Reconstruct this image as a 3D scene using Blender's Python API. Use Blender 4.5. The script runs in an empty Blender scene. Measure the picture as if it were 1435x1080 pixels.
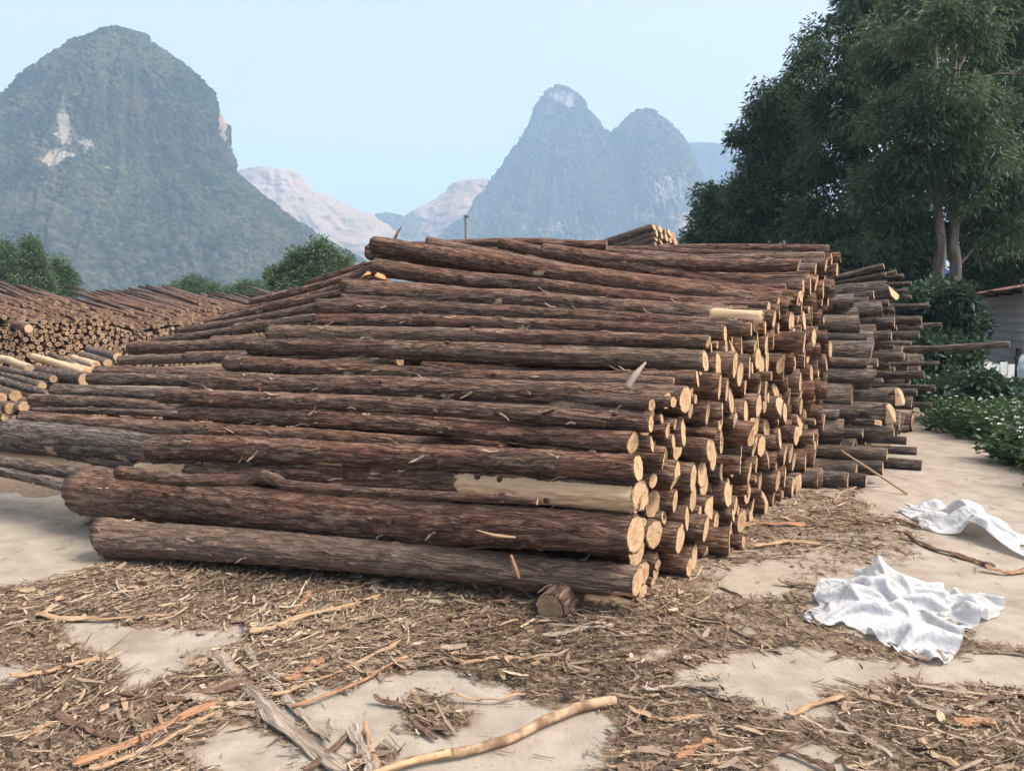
import bpy, math, random
import numpy as np
from mathutils import Matrix, Vector

R = math.radians
sc = bpy.context.scene
COL = sc.collection

# ------------------------------------------------------------------ camera, sky, sun, exposure
F = 1080.0
CX, CY = 717.5, 540.0
HORIZON = 440.0
CAMZ = 1.6
PITCH = math.atan((CY - HORIZON) / F)
cam = bpy.data.cameras.new('camera')
cam_o = bpy.data.objects.new('camera', cam)
COL.objects.link(cam_o)
cam.sensor_width = 36.0
cam.lens = 36.0 * F / 1435.0
cam.clip_start = 0.05
cam.clip_end = 20000
cam_o.location = (0, 0, CAMZ)
cam_o.rotation_euler = (math.pi / 2 - PITCH, 0, 0)
sc.camera = cam_o

SUN_AZ, SUN_EL = R(105), R(50)
world = bpy.data.worlds.new('World')
sc.world = world
world.use_nodes = True
wn = world.node_tree.nodes
sky = wn.new('ShaderNodeTexSky')
sky.sky_type = 'NISHITA'
sky.sun_disc = False
sky.sun_elevation = SUN_EL
sky.sun_rotation = SUN_AZ
sky.altitude = 100
sky.air_density = 0.20
sky.dust_density = 6.0
sky.ozone_density = 0.3
wn['Background'].inputs[1].default_value = 0.15
veil = wn.new('ShaderNodeMix')          # thin even overcast veil over the whole sky
veil.data_type = 'RGBA'
veil.inputs[0].default_value = 0.68
veil.inputs[7].default_value = (1.50, 1.62, 1.70, 1)
world.node_tree.links.new(sky.outputs[0], veil.inputs[6])
world.node_tree.links.new(veil.outputs[2], wn['Background'].inputs[0])

sun = bpy.data.lights.new('sun', 'SUN')
sun.energy = 1.4
sun.angle = R(30)
sun.color = (1.0, 0.89, 0.77)
sun_o = bpy.data.objects.new('sun', sun)
COL.objects.link(sun_o)
sdir = Vector((math.sin(SUN_AZ) * math.cos(SUN_EL), math.cos(SUN_AZ) * math.cos(SUN_EL), math.sin(SUN_EL)))
sun_o.rotation_euler = sdir.to_track_quat('Z', 'Y').to_euler()
sun_o.location = (40, -10, 40)

sc.view_settings.view_transform = 'Standard'
sc.view_settings.look = 'None'
sc.view_settings.exposure = 2.1
sc.view_settings.gamma = 1.0
sc.view_settings.use_curve_mapping = False
sc.cycles.volume_bounces = 1
sc.cycles.max_bounces = 6
sc.cycles.diffuse_bounces = 3
sc.cycles.transparent_max_bounces = 8

# ------------------------------------------------------------------ picture <-> place
cp, sp = math.cos(PITCH), math.sin(PITCH)
def ray(px, py):
    a = (px - CX) / F
    b = (CY - py) / F
    y = cp + b * sp
    z = -sp + b * cp
    return np.array([a / y, 1.0, z / y])
def at(px, py, Y):
    return np.array([0, 0, CAMZ]) + Y * ray(px, py)
def gnd(px, py, z=0.0):
    r = ray(px, py)
    return at(px, py, (z - CAMZ) / r[2])
def proj(P):
    x, y, z = P[..., 0], P[..., 1], P[..., 2] - CAMZ
    d = y * cp - z * sp
    u = y * sp + z * cp
    return CX + F * x / d, CY - F * u / d

# ------------------------------------------------------------------ noise
def _hash(ix, iy, iz, seed):
    h = (ix.astype(np.uint32) * np.uint32(374761393) + iy.astype(np.uint32) * np.uint32(668265263)
         + iz.astype(np.uint32) * np.uint32(2147483647) + np.uint32((seed * 1274126177) & 0xffffffff))
    h = (h ^ (h >> np.uint32(13))) * np.uint32(1274126177)
    h = (h ^ (h >> np.uint32(16))) * np.uint32(2246822519)
    return (h ^ (h >> np.uint32(15))).astype(np.float64) / 4294967295.0
def vnoise(p, seed=0):
    p = np.asarray(p, float)
    i = np.floor(p).astype(np.int64)
    f = p - i
    f = f * f * f * (f * (f * 6 - 15) + 10)
    x, y, z = i[..., 0], i[..., 1], i[..., 2]
    fx, fy, fz = f[..., 0], f[..., 1], f[..., 2]
    out = 0
    for dx in (0, 1):
        for dy in (0, 1):
            for dz in (0, 1):
                w = (fx if dx else 1 - fx) * (fy if dy else 1 - fy) * (fz if dz else 1 - fz)
                out = out + w * _hash(x + dx, y + dy, z + dz, seed)
    return out * 2 - 1
def fbm(p, seed=0, octv=4, gain=.5):
    p = np.asarray(p, float)
    a, s, n = 1.0, 0, 0
    for k in range(octv):
        s = s + a * vnoise(p * 2 ** k + 17.3 * k, seed + k)
        n += a
        a *= gain
    return s / n
def worley(p, seed=0):
    i = np.floor(p).astype(np.int64)
    best = np.full(p.shape[:-1], 9.0)
    ident = np.zeros(p.shape[:-1])
    for dx in (-1, 0, 1):
        for dy in (-1, 0, 1):
            for dz in (-1, 0, 1):
                c = i + np.array([dx, dy, dz])
                q = [c[..., k] + _hash(c[..., 0], c[..., 1], c[..., 2], seed + 11 * k) for k in range(3)]
                d = sum((p[..., k] - q[k]) ** 2 for k in range(3))
                m = d < best
                best = np.where(m, d, best)
                ident = np.where(m, _hash(c[..., 0], c[..., 1], c[..., 2], seed + 77), ident)
    return np.sqrt(best), ident
def p3(x, y, z=0):
    x, y, z = np.broadcast_arrays(np.asarray(x, float), np.asarray(y, float), np.asarray(z, float))
    return np.stack([x, y, z], -1)

# ------------------------------------------------------------------ mesh helpers
def make_mesh(name, verts, faces, mats=(), smooth=True, attrs=None, midx=None):
    """faces: list of int arrays (n,3) or (n,4)"""
    me = bpy.data.meshes.new(name)
    verts = np.ascontiguousarray(verts, dtype=np.float32)
    faces = [np.asarray(f, np.int32) for f in faces if len(f)]
    nl = sum(f.size for f in faces)
    nf = sum(len(f) for f in faces)
    me.vertices.add(len(verts))
    me.vertices.foreach_set('co', verts.ravel())
    me.loops.add(nl)
    me.loops.foreach_set('vertex_index', np.concatenate([f.ravel() for f in faces]))
    me.polygons.add(nf)
    tot = np.concatenate([np.full(len(f), f.shape[1], np.int32) for f in faces])
    st = np.concatenate([[0], np.cumsum(tot)[:-1]]).astype(np.int32)
    me.polygons.foreach_set('loop_start', st)
    if midx is not None:
        me.polygons.foreach_set('material_index', np.asarray(midx, np.int32))
    me.polygons.foreach_set('use_smooth', np.full(nf, smooth, bool))
    me.update(calc_edges=True)
    for m in mats:
        me.materials.append(m)
    for k, v in (attrs or {}).items():
        v = np.ascontiguousarray(v, dtype=np.float32)
        if v.ndim == 2:
            a = me.attributes.new(k, 'FLOAT_VECTOR', 'POINT')
            a.data.foreach_set('vector', v.ravel())
        else:
            a = me.attributes.new(k, 'FLOAT', 'POINT')
            a.data.foreach_set('value', v)
    return me
def link(name, me, parent=None, mat=None):
    o = bpy.data.objects.new(name, me)
    COL.objects.link(o)
    if parent is not None:
        o.parent = parent
    if mat is not None:
        o.matrix_world = mat
    return o
def tag(o, label, cat, group=None):
    o['label'] = label
    o['category'] = cat
    if group:
        o['group'] = group
    return o
def empty(name, loc, label, cat, group=None):
    o = bpy.data.objects.new(name, None)
    o.empty_display_size = .2
    COL.objects.link(o)
    o.location = loc
    return tag(o, label, cat, group)
def child(name, verts, faces, mat, parent, smooth=True, attrs=None):
    """verts in world space; parent is an unrotated empty at its location"""
    v = np.asarray(verts, float) - np.array(parent.location)
    return link(name, make_mesh(name, v, faces, [mat], smooth, attrs), parent)
def grid_faces(n, m, wrap=False, off=0):
    """n rings of m points"""
    i = np.arange(n - 1)[:, None] * m
    if wrap:
        j = np.arange(m)[None]
        k = (np.arange(m) + 1)[None] % m
    else:
        j = np.arange(m - 1)[None]
        k = j + 1
    return np.stack([i + j, i + m + j, i + m + k, i + k], -1).reshape(-1, 4) + off
def frame_of(d):
    d = d / np.linalg.norm(d)
    up = np.array([0, 0, 1.0]) if abs(d[2]) < .95 else np.array([0, 1.0, 0])
    y = np.cross(up, d); y /= np.linalg.norm(y)
    z = np.cross(d, y)
    return d, y, z
def tube(pts, radii, nseg=8, seed=0, rough=0.0, cap=True):
    pts = np.asarray(pts, float); n = len(pts)
    radii = np.broadcast_to(np.asarray(radii, float), (n,))
    t = np.gradient(pts, axis=0)
    t /= np.linalg.norm(t, axis=1)[:, None]
    d, y, z = frame_of(t[0])
    V = []
    th = np.arange(nseg) / nseg * 2 * math.pi
    for i in range(n):
        y = y - t[i] * np.dot(y, t[i]); y /= np.linalg.norm(y)
        z = np.cross(t[i], y)
        V.append(pts[i] + radii[i] * (np.cos(th)[:, None] * y + np.sin(th)[:, None] * z))
    V = np.array(V).reshape(-1, 3)
    if rough:
        V = V + rough * np.stack([vnoise(V * 9 + 5 * k, seed + k) for k in range(3)], -1)
    fs = [grid_faces(n, nseg, True)]
    if cap:
        V = np.vstack([V, pts[:1], pts[-1:]])
        a, b = n * nseg, n * nseg + 1
        j = np.arange(nseg); k = (j + 1) % nseg
        fs.append(np.stack([j, k, np.full(nseg, a)], -1))
        o = (n - 1) * nseg
        fs.append(np.stack([o + k, o + j, np.full(nseg, b)], -1))
    return V, fs
def smooth_path(ctrl, n, it=None):
    ctrl = np.asarray(ctrl, float)
    d = np.concatenate([[0], np.cumsum(np.linalg.norm(np.diff(ctrl, axis=0), axis=1))])
    s = np.linspace(0, d[-1], n)
    out = np.stack([np.interp(s, d, ctrl[:, k]) for k in range(3)], -1)
    for _ in range(max(1, n // 8) if it is None else it):
        q = out.copy()
        q[1:-1] = (out[:-2] + 2 * out[1:-1] + out[2:]) / 4
        out = q
    return out
def box_arrays(lo, hi):
    lo = np.array(lo, float); hi = np.array(hi, float)
    v = np.array([[lo[0] if not i & 1 else hi[0], lo[1] if not i & 2 else hi[1], lo[2] if not i & 4 else hi[2]] for i in range(8)])
    f = np.array([[0, 2, 3, 1], [4, 5, 7, 6], [0, 1, 5, 4], [2, 6, 7, 3], [0, 4, 6, 2], [1, 3, 7, 5]])
    return v, f
class Pool:
    """collects arrays of several pieces of ONE object"""
    def __init__(s):
        s.v, s.f, s.m, s.n, s.at = [], [], [], 0, {}
    def add(s, v, fs, attrs=None, mi=0):
        for f in fs:
            s.f.append(np.asarray(f) + s.n); s.m.append(mi)
        s.v.append(v); s.n += len(v)
        for k, a in (attrs or {}).items():
            s.at.setdefault(k, []).append(a)
    def mesh(s, name, mats, smooth=True):
        q = [i for i, f in enumerate(s.f) if f.shape[1] == 4]
        t = [i for i, f in enumerate(s.f) if f.shape[1] == 3]
        fs, mi = [], []
        for grp in (q, t):
            if grp:
                fs.append(np.concatenate([s.f[i] for i in grp]))
                mi += [np.full(len(s.f[i]), s.m[i]) for i in grp]
        return make_mesh(name, np.concatenate(s.v), fs, mats, smooth,
                         {k: np.concatenate(a) for k, a in s.at.items()}, np.concatenate(mi))

# ------------------------------------------------------------------ materials
def new_mat(name):
    m = bpy.data.materials.new(name)
    m.use_nodes = True
    nt = m.node_tree
    b = nt.nodes['Principled BSDF']
    b.inputs['Specular IOR Level'].default_value = .25
    b.inputs['Roughness'].default_value = .85
    return m, nt, b
class N:
    """small node-graph helper"""
    def __init__(s, nt): s.nt = nt
    def put(s, sock, v):
        if isinstance(v, bpy.types.NodeSocket): s.nt.links.new(v, sock)
        elif isinstance(v, (tuple, list)):
            v = tuple(v)
            sock.default_value = v + (1,) if len(v) == 3 and sock.type == 'RGBA' else v
        else: sock.default_value = v
    def attr(s, name):
        n = s.nt.nodes.new('ShaderNodeAttribute'); n.attribute_name = name
        return n
    def noise(s, vec, scale, detail=4, rough=.55, dist=0):
        n = s.nt.nodes.new('ShaderNodeTexNoise')
        if vec is not None: s.put(n.inputs['Vector'], vec)
        n.inputs['Scale'].default_value = scale
        n.inputs['Detail'].default_value = detail
        n.inputs['Roughness'].default_value = rough
        n.inputs['Distortion'].default_value = dist
        return n.outputs['Fac']
    def voro(s, vec, scale, feature='F1', rand=1):
        n = s.nt.nodes.new('ShaderNodeTexVoronoi'); n.feature = feature
        s.put(n.inputs['Vector'], vec)
        n.inputs['Scale'].default_value = scale
        n.inputs['Randomness'].default_value = rand
        return n
    def wave(s, vec, scale, dist=2, detail=2, dscale=1, kind='RINGS'):
        n = s.nt.nodes.new('ShaderNodeTexWave'); n.wave_type = kind
        s.put(n.inputs['Vector'], vec)
        n.inputs['Scale'].default_value = scale
        n.inputs['Distortion'].default_value = dist
        n.inputs['Detail'].default_value = detail
        n.inputs['Detail Scale'].default_value = dscale
        return n
    def scale(s, vec, v):
        n = s.nt.nodes.new('ShaderNodeVectorMath'); n.operation = 'MULTIPLY'
        s.put(n.inputs[0], vec); n.inputs[1].default_value = v
        return n.outputs[0]
    def vadd(s, a, b):
        n = s.nt.nodes.new('ShaderNodeVectorMath'); n.operation = 'ADD'
        s.put(n.inputs[0], a); s.put(n.inputs[1], b)
        return n.outputs[0]
    def math(s, op, a, b=0.0, clamp=False):
        n = s.nt.nodes.new('ShaderNodeMath'); n.operation = op; n.use_clamp = clamp
        s.put(n.inputs[0], a); s.put(n.inputs[1], b)
        return n.outputs[0]
    def step(s, v, lo, hi):
        n = s.nt.nodes.new('ShaderNodeMapRange'); n.interpolation_type = 'SMOOTHSTEP'
        s.put(n.inputs['Value'], v)
        n.inputs['From Min'].default_value = lo; n.inputs['From Max'].default_value = hi
        return n.outputs['Result']
    def ramp(s, v, stops):
        n = s.nt.nodes.new('ShaderNodeValToRGB')
        s.put(n.inputs[0], v)
        e = n.color_ramp.elements
        while len(e) < len(stops): e.new(.5)
        for k, (p, c) in enumerate(stops):
            e[k].position = p; e[k].color = tuple(c) + (1,)
        return n.outputs[0]
    def mix(s, f, a, b, mode='MIX'):
        n = s.nt.nodes.new('ShaderNodeMix'); n.data_type = 'RGBA'; n.blend_type = mode
        s.put(n.inputs[0], f)
        s.put(n.inputs[6], a); s.put(n.inputs[7], b)
        return n.outputs[2]
    def bump(s, h, strength, dist, bsdf, prev=None):
        n = s.nt.nodes.new('ShaderNodeBump')
        n.inputs['Strength'].default_value = strength
        n.inputs['Distance'].default_value = dist
        s.put(n.inputs['Height'], h)
        if prev is not None: s.nt.links.new(prev, n.inputs['Normal'])
        s.nt.links.new(n.outputs[0], bsdf.inputs['Normal'])
        return n.outputs[0]
    def obj(s):
        n = s.nt.nodes.new('ShaderNodeTexCoord')
        return n.outputs['Object']

def mat_bark():
    m, nt, b = new_mat('bark')
    g = N(nt)
    lc = g.attr('lc').outputs['Vector']
    tone = g.attr('tone').outputs['Fac']
    peel = g.attr('peel').outputs['Fac']
    n0 = nt.nodes.new('ShaderNodeTexNoise'); nt.links.new(g.scale(lc, (4, 14, 14)), n0.inputs['Vector']); n0.inputs['Scale'].default_value = 1.5; n0.inputs['Detail'].default_value = 3
    wl = g.vadd(lc, g.scale(n0.outputs['Color'], (.05, .016, .016)))
    def ridge(sc_, det):
        n = g.noise(g.scale(wl, sc_), 1.0, det, .55)
        return g.math('MULTIPLY', g.math('ABSOLUTE', g.math('SUBTRACT', n, .5)), 2.0)
    r1 = g.step(ridge((3.2, 27, 27), 3), 0.0, .17)
    r2 = g.step(ridge((8, 62, 62), 2), 0.0, .22)
    fine = g.noise(g.scale(lc, (40, 150, 150)), 1.0, 4, .7)
    mid = g.noise(g.scale(lc, (5, 20, 20)), 1.0, 5, .6)
    big = g.noise(g.scale(lc, (1.9, 6, 6)), 1.0, 4, .6)
    vc = g.voro(g.scale(wl, (11, 34, 34)), 1.0)
    sepc = nt.nodes.new('ShaderNodeSeparateColor'); nt.links.new(vc.outputs['Color'], sepc.inputs[0])
    sm = g.math('ADD', g.math('ADD', g.math('MULTIPLY', mid, .55), g.math('MULTIPLY', fine, .40)), g.math('MULTIPLY', sepc.outputs[0], .22))
    hgt = g.math('ADD', g.math('MULTIPLY', sm, .55), g.math('ADD', g.math('MULTIPLY', r1, .30), g.math('MULTIPLY', r2, .15)))
    col = g.ramp(sm, [(.30, (.098, .058, .038)), (.58, (.220, .138, .094)), (.85, (.40, .280, .205))])
    redc = g.ramp(sm, [(.30, (.095, .038, .025)), (.58, (.232, .112, .070)), (.85, (.40, .232, .155))])
    greyc = g.ramp(sm, [(.30, (.078, .062, .051)), (.58, (.185, .152, .126)), (.85, (.36, .31, .265))])
    red = g.mix(g.math('MULTIPLY', g.step(g.math('ADD', big, g.math('MULTIPLY', tone, .20)), .42, .70), .85), col, redc)
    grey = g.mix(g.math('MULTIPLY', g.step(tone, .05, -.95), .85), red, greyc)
    grey = g.mix(g.math('MULTIPLY', g.step(tone, -1.0, -1.6), .62), grey, (.028, .022, .018))  # lowest tones: shade over the right stack, painted in as darker bark
    crack = g.math('SUBTRACT', 1.0, g.math('MULTIPLY', g.math('ADD', g.math('MULTIPLY', r1, .72), .28), g.math('ADD', g.math('MULTIPLY', r2, .40), .60)))
    grey = g.mix(g.math('MULTIPLY', crack, .95), grey, (.020, .012, .009))
    own = g.noise(g.scale(lc, (.10, 0, 0)), 1.0, 1)      # each log a little lighter, darker, greyer
    grey = g.mix(g.math('MULTIPLY', g.step(own, .52, .30), .55), grey, g.mix(.5, grey, (.03, .022, .018)))
    grey = g.mix(g.math('MULTIPLY', g.step(own, .50, .72), .38), grey, (.26, .19, .14))
    dk = g.step(g.noise(g.scale(lc, (5, 13, 13)), 1.0, 3, .6), .60, .70)
    grey = g.mix(g.math('MULTIPLY', dk, .45), grey, (.045, .018, .012))
    # little torn chips showing inner bark
    chip = g.step(g.noise(g.scale(lc, (16, 34, 34)), 1.0, 2, .5), .70, .74)
    c2 = g.mix(g.math('MULTIPLY', chip, .8), grey, (.40, .24, .145))
    wood = g.mix(g.noise(g.scale(lc, (3, 60, 60)), 1.0, 5, .7), (.40, .255, .14), (.78, .56, .355))
    wood = g.mix(g.step(g.noise(g.scale(lc, (2, 9, 9)), 1.0, 3), .57, .78), wood, (.30, .195, .105))
    pm = g.step(g.math('ADD', peel, g.math('MULTIPLY', g.math('SUBTRACT', g.noise(g.scale(lc, (10, 26, 26)), 1.0, 4, .7), .5), 1.1)), .47, .53)
    nt.links.new(g.mix(pm, c2, wood), b.inputs['Base Color'])
    h2 = g.math('MULTIPLY', hgt, g.math('SUBTRACT', 1.25, pm))
    g.bump(h2, 1.0, .020, b)
    b.inputs['Roughness'].default_value = .9
    return m
def mat_cut():
    m, nt, b = new_mat('sawn_wood')
    g = N(nt)
    lc = g.attr('lc').outputs['Vector']
    tone = g.attr('tone').outputs['Fac']
    flat = g.scale(lc, (0, 1, 1))
    ln = nt.nodes.new('ShaderNodeVectorMath'); ln.operation = 'LENGTH'; nt.links.new(flat, ln.inputs[0])
    rad = ln.outputs['Value']
    wob = g.noise(lc, 22, 3)
    rr = g.math('ADD', rad, g.math('MULTIPLY', wob, .02))
    rings = g.math('SINE', g.math('MULTIPLY', rr, 620))
    streak = g.noise(g.scale(lc, (30, 12, 160)), 1.0, 4, .6)
    base = g.mix(g.noise(lc, 30, 4), (.44, .28, .155), (.63, .445, .27))
    base = g.mix(g.math('MULTIPLY', g.step(rings, .2, 1.0), .30), base, (.34, .18, .08))
    base = g.mix(g.math('MULTIPLY', g.step(streak, .52, .72), .5), base, (.74, .53, .31))
    rn = g.math('ADD', g.attr('rn').outputs['Fac'], g.math('MULTIPLY', g.math('SUBTRACT', g.noise(lc, 18, 3), .5), .5))
    hw = g.step(g.noise(g.scale(lc, (1, 0, 0)), 3.1, 1), .42, .62)
    base = g.mix(g.math('MULTIPLY', g.math('MULTIPLY', g.step(rn, .62, .40), hw), .5), base, (.34, .155, .07))
    base = g.mix(g.math('MULTIPLY', g.step(rn, .90, 1.04), .55), base, (.24, .12, .06))
    base = g.mix(g.step(rad, .006, .001), base, (.16, .08, .04))
    vk = g.voro(g.scale(lc, (0, 1, 1)), 30, 'DISTANCE_TO_EDGE').outputs['Distance']
    chk = g.math('MULTIPLY', g.step(vk, .035, .0), g.step(g.noise(lc, 9, 2), .50, .60))
    base = g.mix(g.math('MULTIPLY', chk, .85), base, (.07, .035, .018))
    saw = g.wave(g.scale(lc, (0, 1, .25)), 75, 3.0, 3, 2.0, 'BANDS').outputs['Fac']
    base = g.mix(g.math('MULTIPLY', g.step(saw, .55, .95), .28), base, (.36, .205, .10))
    dirt = g.step(g.noise(lc, 14, 4), .54, .70)
    base = g.mix(g.math('MULTIPLY', dirt, .5), base, (.20, .11, .06))
    # weathered ends are greyer and darker
    base = g.mix(g.math('MULTIPLY', g.step(tone, .2, 1.0), .8), base, (.22, .155, .10))
    nt.links.new(base, b.inputs['Base Color'])
    g.bump(g.math('ADD', streak, g.math('MULTIPLY', rings, .1)), .6, .006, b)
    b.inputs['Roughness'].default_value = .8
    return m
BARK = mat_bark()
CUT = mat_cut()

def mat_leaf(name, c1, c2, c3, trans=.25):
    m, nt, b = new_mat(name)
    g = N(nt)
    t = g.attr('tone').outputs['Fac']
    col = g.ramp(t, [(0, c1), (.55, c2), (1, c3)])
    nt.links.new(col, b.inputs['Base Color'])
    b.inputs['Roughness'].default_value = .55
    b.inputs['Specular IOR Level'].default_value = .35
    tr = nt.nodes.new('ShaderNodeBsdfTranslucent')
    nt.links.new(g.mix(.5, col, (.10, .14, .03)), tr.inputs['Color'])
    mx = nt.nodes.new('ShaderNodeMixShader')
    mx.inputs[0].default_value = trans
    nt.links.new(b.outputs[0], mx.inputs[1]); nt.links.new(tr.outputs[0], mx.inputs[2])
    nt.links.new(mx.outputs[0], nt.nodes['Material Output'].inputs['Surface'])
    return m
def mat_plain(name, c1, c2, scale=20, rough=.85, bump=.3, bdist=.01, stretch=(1, 1, 1), lo=.35, hi=.65):
    m, nt, b = new_mat(name)
    g = N(nt)
    v = g.scale(g.obj(), stretch)
    n = g.noise(v, scale, 5, .6)
    nt.links.new(g.mix(g.step(n, lo, hi), c1, c2), b.inputs['Base Color'])
    b.inputs['Roughness'].default_value = rough
    if bump: g.bump(n, bump, bdist, b)
    return m
def mat_ground():
    m, nt, b = new_mat('yard_concrete')
    g = N(nt)
    v = g.obj()
    lit = g.attr('litter').outputs['Fac']
    sand = g.attr('sand').outputs['Fac']
    big = g.noise(v, .8, 5, .6)
    mid = g.noise(v, 5, 6, .65)
    fine = g.noise(v, 90, 4, .7)
    con = g.mix(g.step(mid, .3, .7), (.28, .235, .188), (.375, .325, .268))
    con = g.mix(g.step(g.noise(v, 2.3, 4, .6), .54, .70), con, (.25, .205, .155))
    snd = g.mix(g.step(mid, .3, .7), (.27, .222, .165), (.36, .31, .245))
    smask = g.step(g.math('ADD', sand, g.math('MULTIPLY', g.math('SUBTRACT', big, .5), 1.3)), .35, .75)
    base = g.mix(smask, con, snd)
    drt = g.mix(g.step(g.noise(v, 26, 5, .7), .35, .65), (.115, .078, .048), (.25, .18, .115))
    lm = g.step(g.math('ADD', lit, g.math('MULTIPLY', g.math('SUBTRACT', g.noise(v, 9, 6, .75), .5), 1.2)), .36, .66)
    base = g.mix(g.math('MULTIPLY', lm, .9), base, drt)
    spk = g.step(g.noise(v, 70, 2, .5), .68, .72)
    base = g.mix(g.math('MULTIPLY', spk, .6), base, (.10, .07, .045))
    nt.links.new(base, b.inputs['Base Color'])
    # broom grooves in the slab
    gr = g.wave(g.scale(v, (1, .12, 0)), 11, .6, 2, 1.5, 'BANDS').outputs['Fac']
    h = g.math('ADD', g.math('MULTIPLY', fine, .5), g.math('ADD', g.math('MULTIPLY', gr, .05), g.math('MULTIPLY', mid, .7)))
    g.bump(h, .55, .010, b)
    b.inputs['Roughness'].default_value = .88
    return m
def mat_chip():
    m, nt, b = new_mat('bark_litter')
    g = N(nt)
    t = g.attr('tone').outputs['Fac']
    col = g.ramp(t, [(0, (.035, .022, .015)), (.3, (.115, .072, .046)), (.55, (.24, .165, .105)), (.8, (.38, .275, .18)), (1.0, (.52, .41, .29))])
    n = g.noise(g.attr('lc').outputs['Vector'], 40, 3)
    col = g.mix(g.math('MULTIPLY', g.step(n, .45, .7), .45), col, (.08, .05, .035))
    gy = g.step(g.noise(g.attr('lc').outputs['Vector'], .9, 2), .48, .62)
    col = g.mix(g.math('MULTIPLY', gy, .55), col, g.mix(t, (.05, .042, .036), (.34, .28, .22)))
    nt.links.new(col, b.inputs['Base Color'])
    b.inputs['Roughness'].default_value = .85
    return m
CHIP = mat_chip()
GROUND = mat_ground()

# ------------------------------------------------------------------ the yard floor
CLEAR = [  # bare slab, outlines as seen from the standpoint
    [(-200, 690), (110, 697), (150, 738), (135, 772), (215, 786), (110, 806), (0, 822), (-200, 850)],
    [(92, 886), (160, 872), (270, 880), (362, 872), (335, 905), (255, 948), (205, 966), (172, 930), (130, 905)],
    [(395, 1002), (470, 958), (540, 948), (640, 942), (705, 960), (770, 985), (850, 985), (860, 1010), (836, 1075), (790, 1200), (500, 1200), (455, 1060)],
    [(270, 1045), (345, 1003), (415, 1040), (450, 1100), (290, 1090)],
    [(965, 935), (1060, 908), (1130, 905), (1250, 930), (1500, 915), (1500, 962), (1300, 958), (1170, 978), (1120, 1010), (1020, 985)],
    [(1225, 640), (1300, 585), (1420, 640), (1600, 700), (1600, 900), (1400, 905), (1350, 870), (1270, 800), (1290, 745), (1200, 700)],
    [(880, 905), (935, 905), (930, 920), (885, 920)], [(1000, 795), (1110, 785), (1120, 830), (1000, 835)],
    [(1090, 1030), (1180, 1060), (1200, 1120), (1080, 1120)], [(-100, 930), (40, 925), (60, 950), (-100, 975)],
]
CLEAR += [[(1128, 855), (1190, 800), (1320, 800), (1385, 842), (1350, 870), (1325, 918), (1180, 880)], [(1275, 712), (1330, 712), (1440, 755), (1425, 770), (1300, 745)]]
ISLES = [[(520, 995), (560, 980), (640, 985), (655, 1000), (600, 1020), (545, 1022)], [(700, 975), (800, 965), (850, 985), (760, 1000)],
         [(500, 1050), (560, 1045), (560, 1100), (480, 1100)]]
def in_poly(x, y, poly):
    c = np.zeros(x.shape, bool)
    n = len(poly)
    for i in range(n):
        x1, y1 = poly[i]; x2, y2 = poly[(i + 1) % n]
        if y1 == y2: continue
        c ^= ((y1 > y) != (y2 > y)) & (x < (x2 - x1) * (y - y1) / (y2 - y1) + x1)
    return c
def masks(x, y):
    P = p3(x, y, 0)
    Y = np.maximum(P[..., 1], 1.0)
    px, py = proj(p3(P[..., 0], Y, 0))
    warp = fbm(P * 3.1, 3, 4), fbm(P * 3.1 + 40, 9, 4)
    acc = np.zeros(px.shape)
    for k, (ox, oy) in enumerate([(0, 0), (14, 4), (-14, 4), (5, -5), (-5, 6)]):
        s = np.clip((py - 440) / 400, .15, 1.4)
        qx = px + ox * s + warp[0] * 46 * s
        qy = py + oy * s + warp[1] * 16 * s
        c = np.zeros(px.shape, bool)
        for p in CLEAR: c |= in_poly(qx, qy, p)
        for p in ISLES: c &= ~in_poly(qx, qy, p)
        acc += c
    lit = 1 - acc / 5
    lw = np.clip((px + 50 * warp[0] - 890) / 90, 0, 1) * np.clip((925 - py - 25 * warp[1]) / 50, 0, 1)
    lit = lit * (1 - lw * (.42 - .5 * fbm(P * 1.7, 21, 3)))
    ss = lambda v, a, b: np.clip((v - a) / (b - a), 0, 1)
    wx, wy = px + 60 * warp[0], py + 30 * warp[1]
    right = ss(wx, 860, 960) * ss(wy, 690, 740) * (1 - ss(wx, 1270, 1330) * (1 - ss(wy, 770, 830)))
    left = (1 - ss(wx, 190, 280)) * ss(wy, 712, 735) * (1 - ss(wy, 825, 850))
    sand = np.clip((.12 + .42 * right + .6 * left) + .15 * fbm(P * .9, 31, 3), 0, 1)
    return lit, sand, px, py
def build_ground():
    nx = np.arange(-6.5, 6.51, .07)
    ny = np.arange(2.0, 12.01, .07)
    xs = np.concatenate([[-2400, -1200, -500, -200, -90, -50, -30, -20, -14, -10, -8], nx, [8, 10, 14, 20, 30, 50, 90, 200, 500, 1200, 2400]])
    ys = np.concatenate([[-2400, -900, -300, -90, -30, -10, -3, 0, 1.2], ny, [13, 14.5, 16, 18, 21, 25, 30, 40, 60, 100, 200, 500, 1200, 2400]])
    X, Y = np.meshgrid(xs, ys)
    lit, sand, px, py = masks(X, Y)
    far = (np.abs(X) > 9) | (Y > 13) | (Y < 1.5)
    lit = np.where(far, .7, lit)
    Z = .006 * fbm(p3(X, Y) * 1.3, 5, 3) * (~far) - .004
    V = p3(X, Y, Z).reshape(-1, 3)
    f = grid_faces(len(ys), len(xs))[:, ::-1]
    o = link('ground', make_mesh('ground', V, [f], [GROUND], True, {'litter': lit.ravel(), 'sand': sand.ravel()}))
    o['kind'] = 'structure'
    o['label'] = 'pale concrete yard strewn with sand, sawdust and bark'
build_ground()

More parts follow.
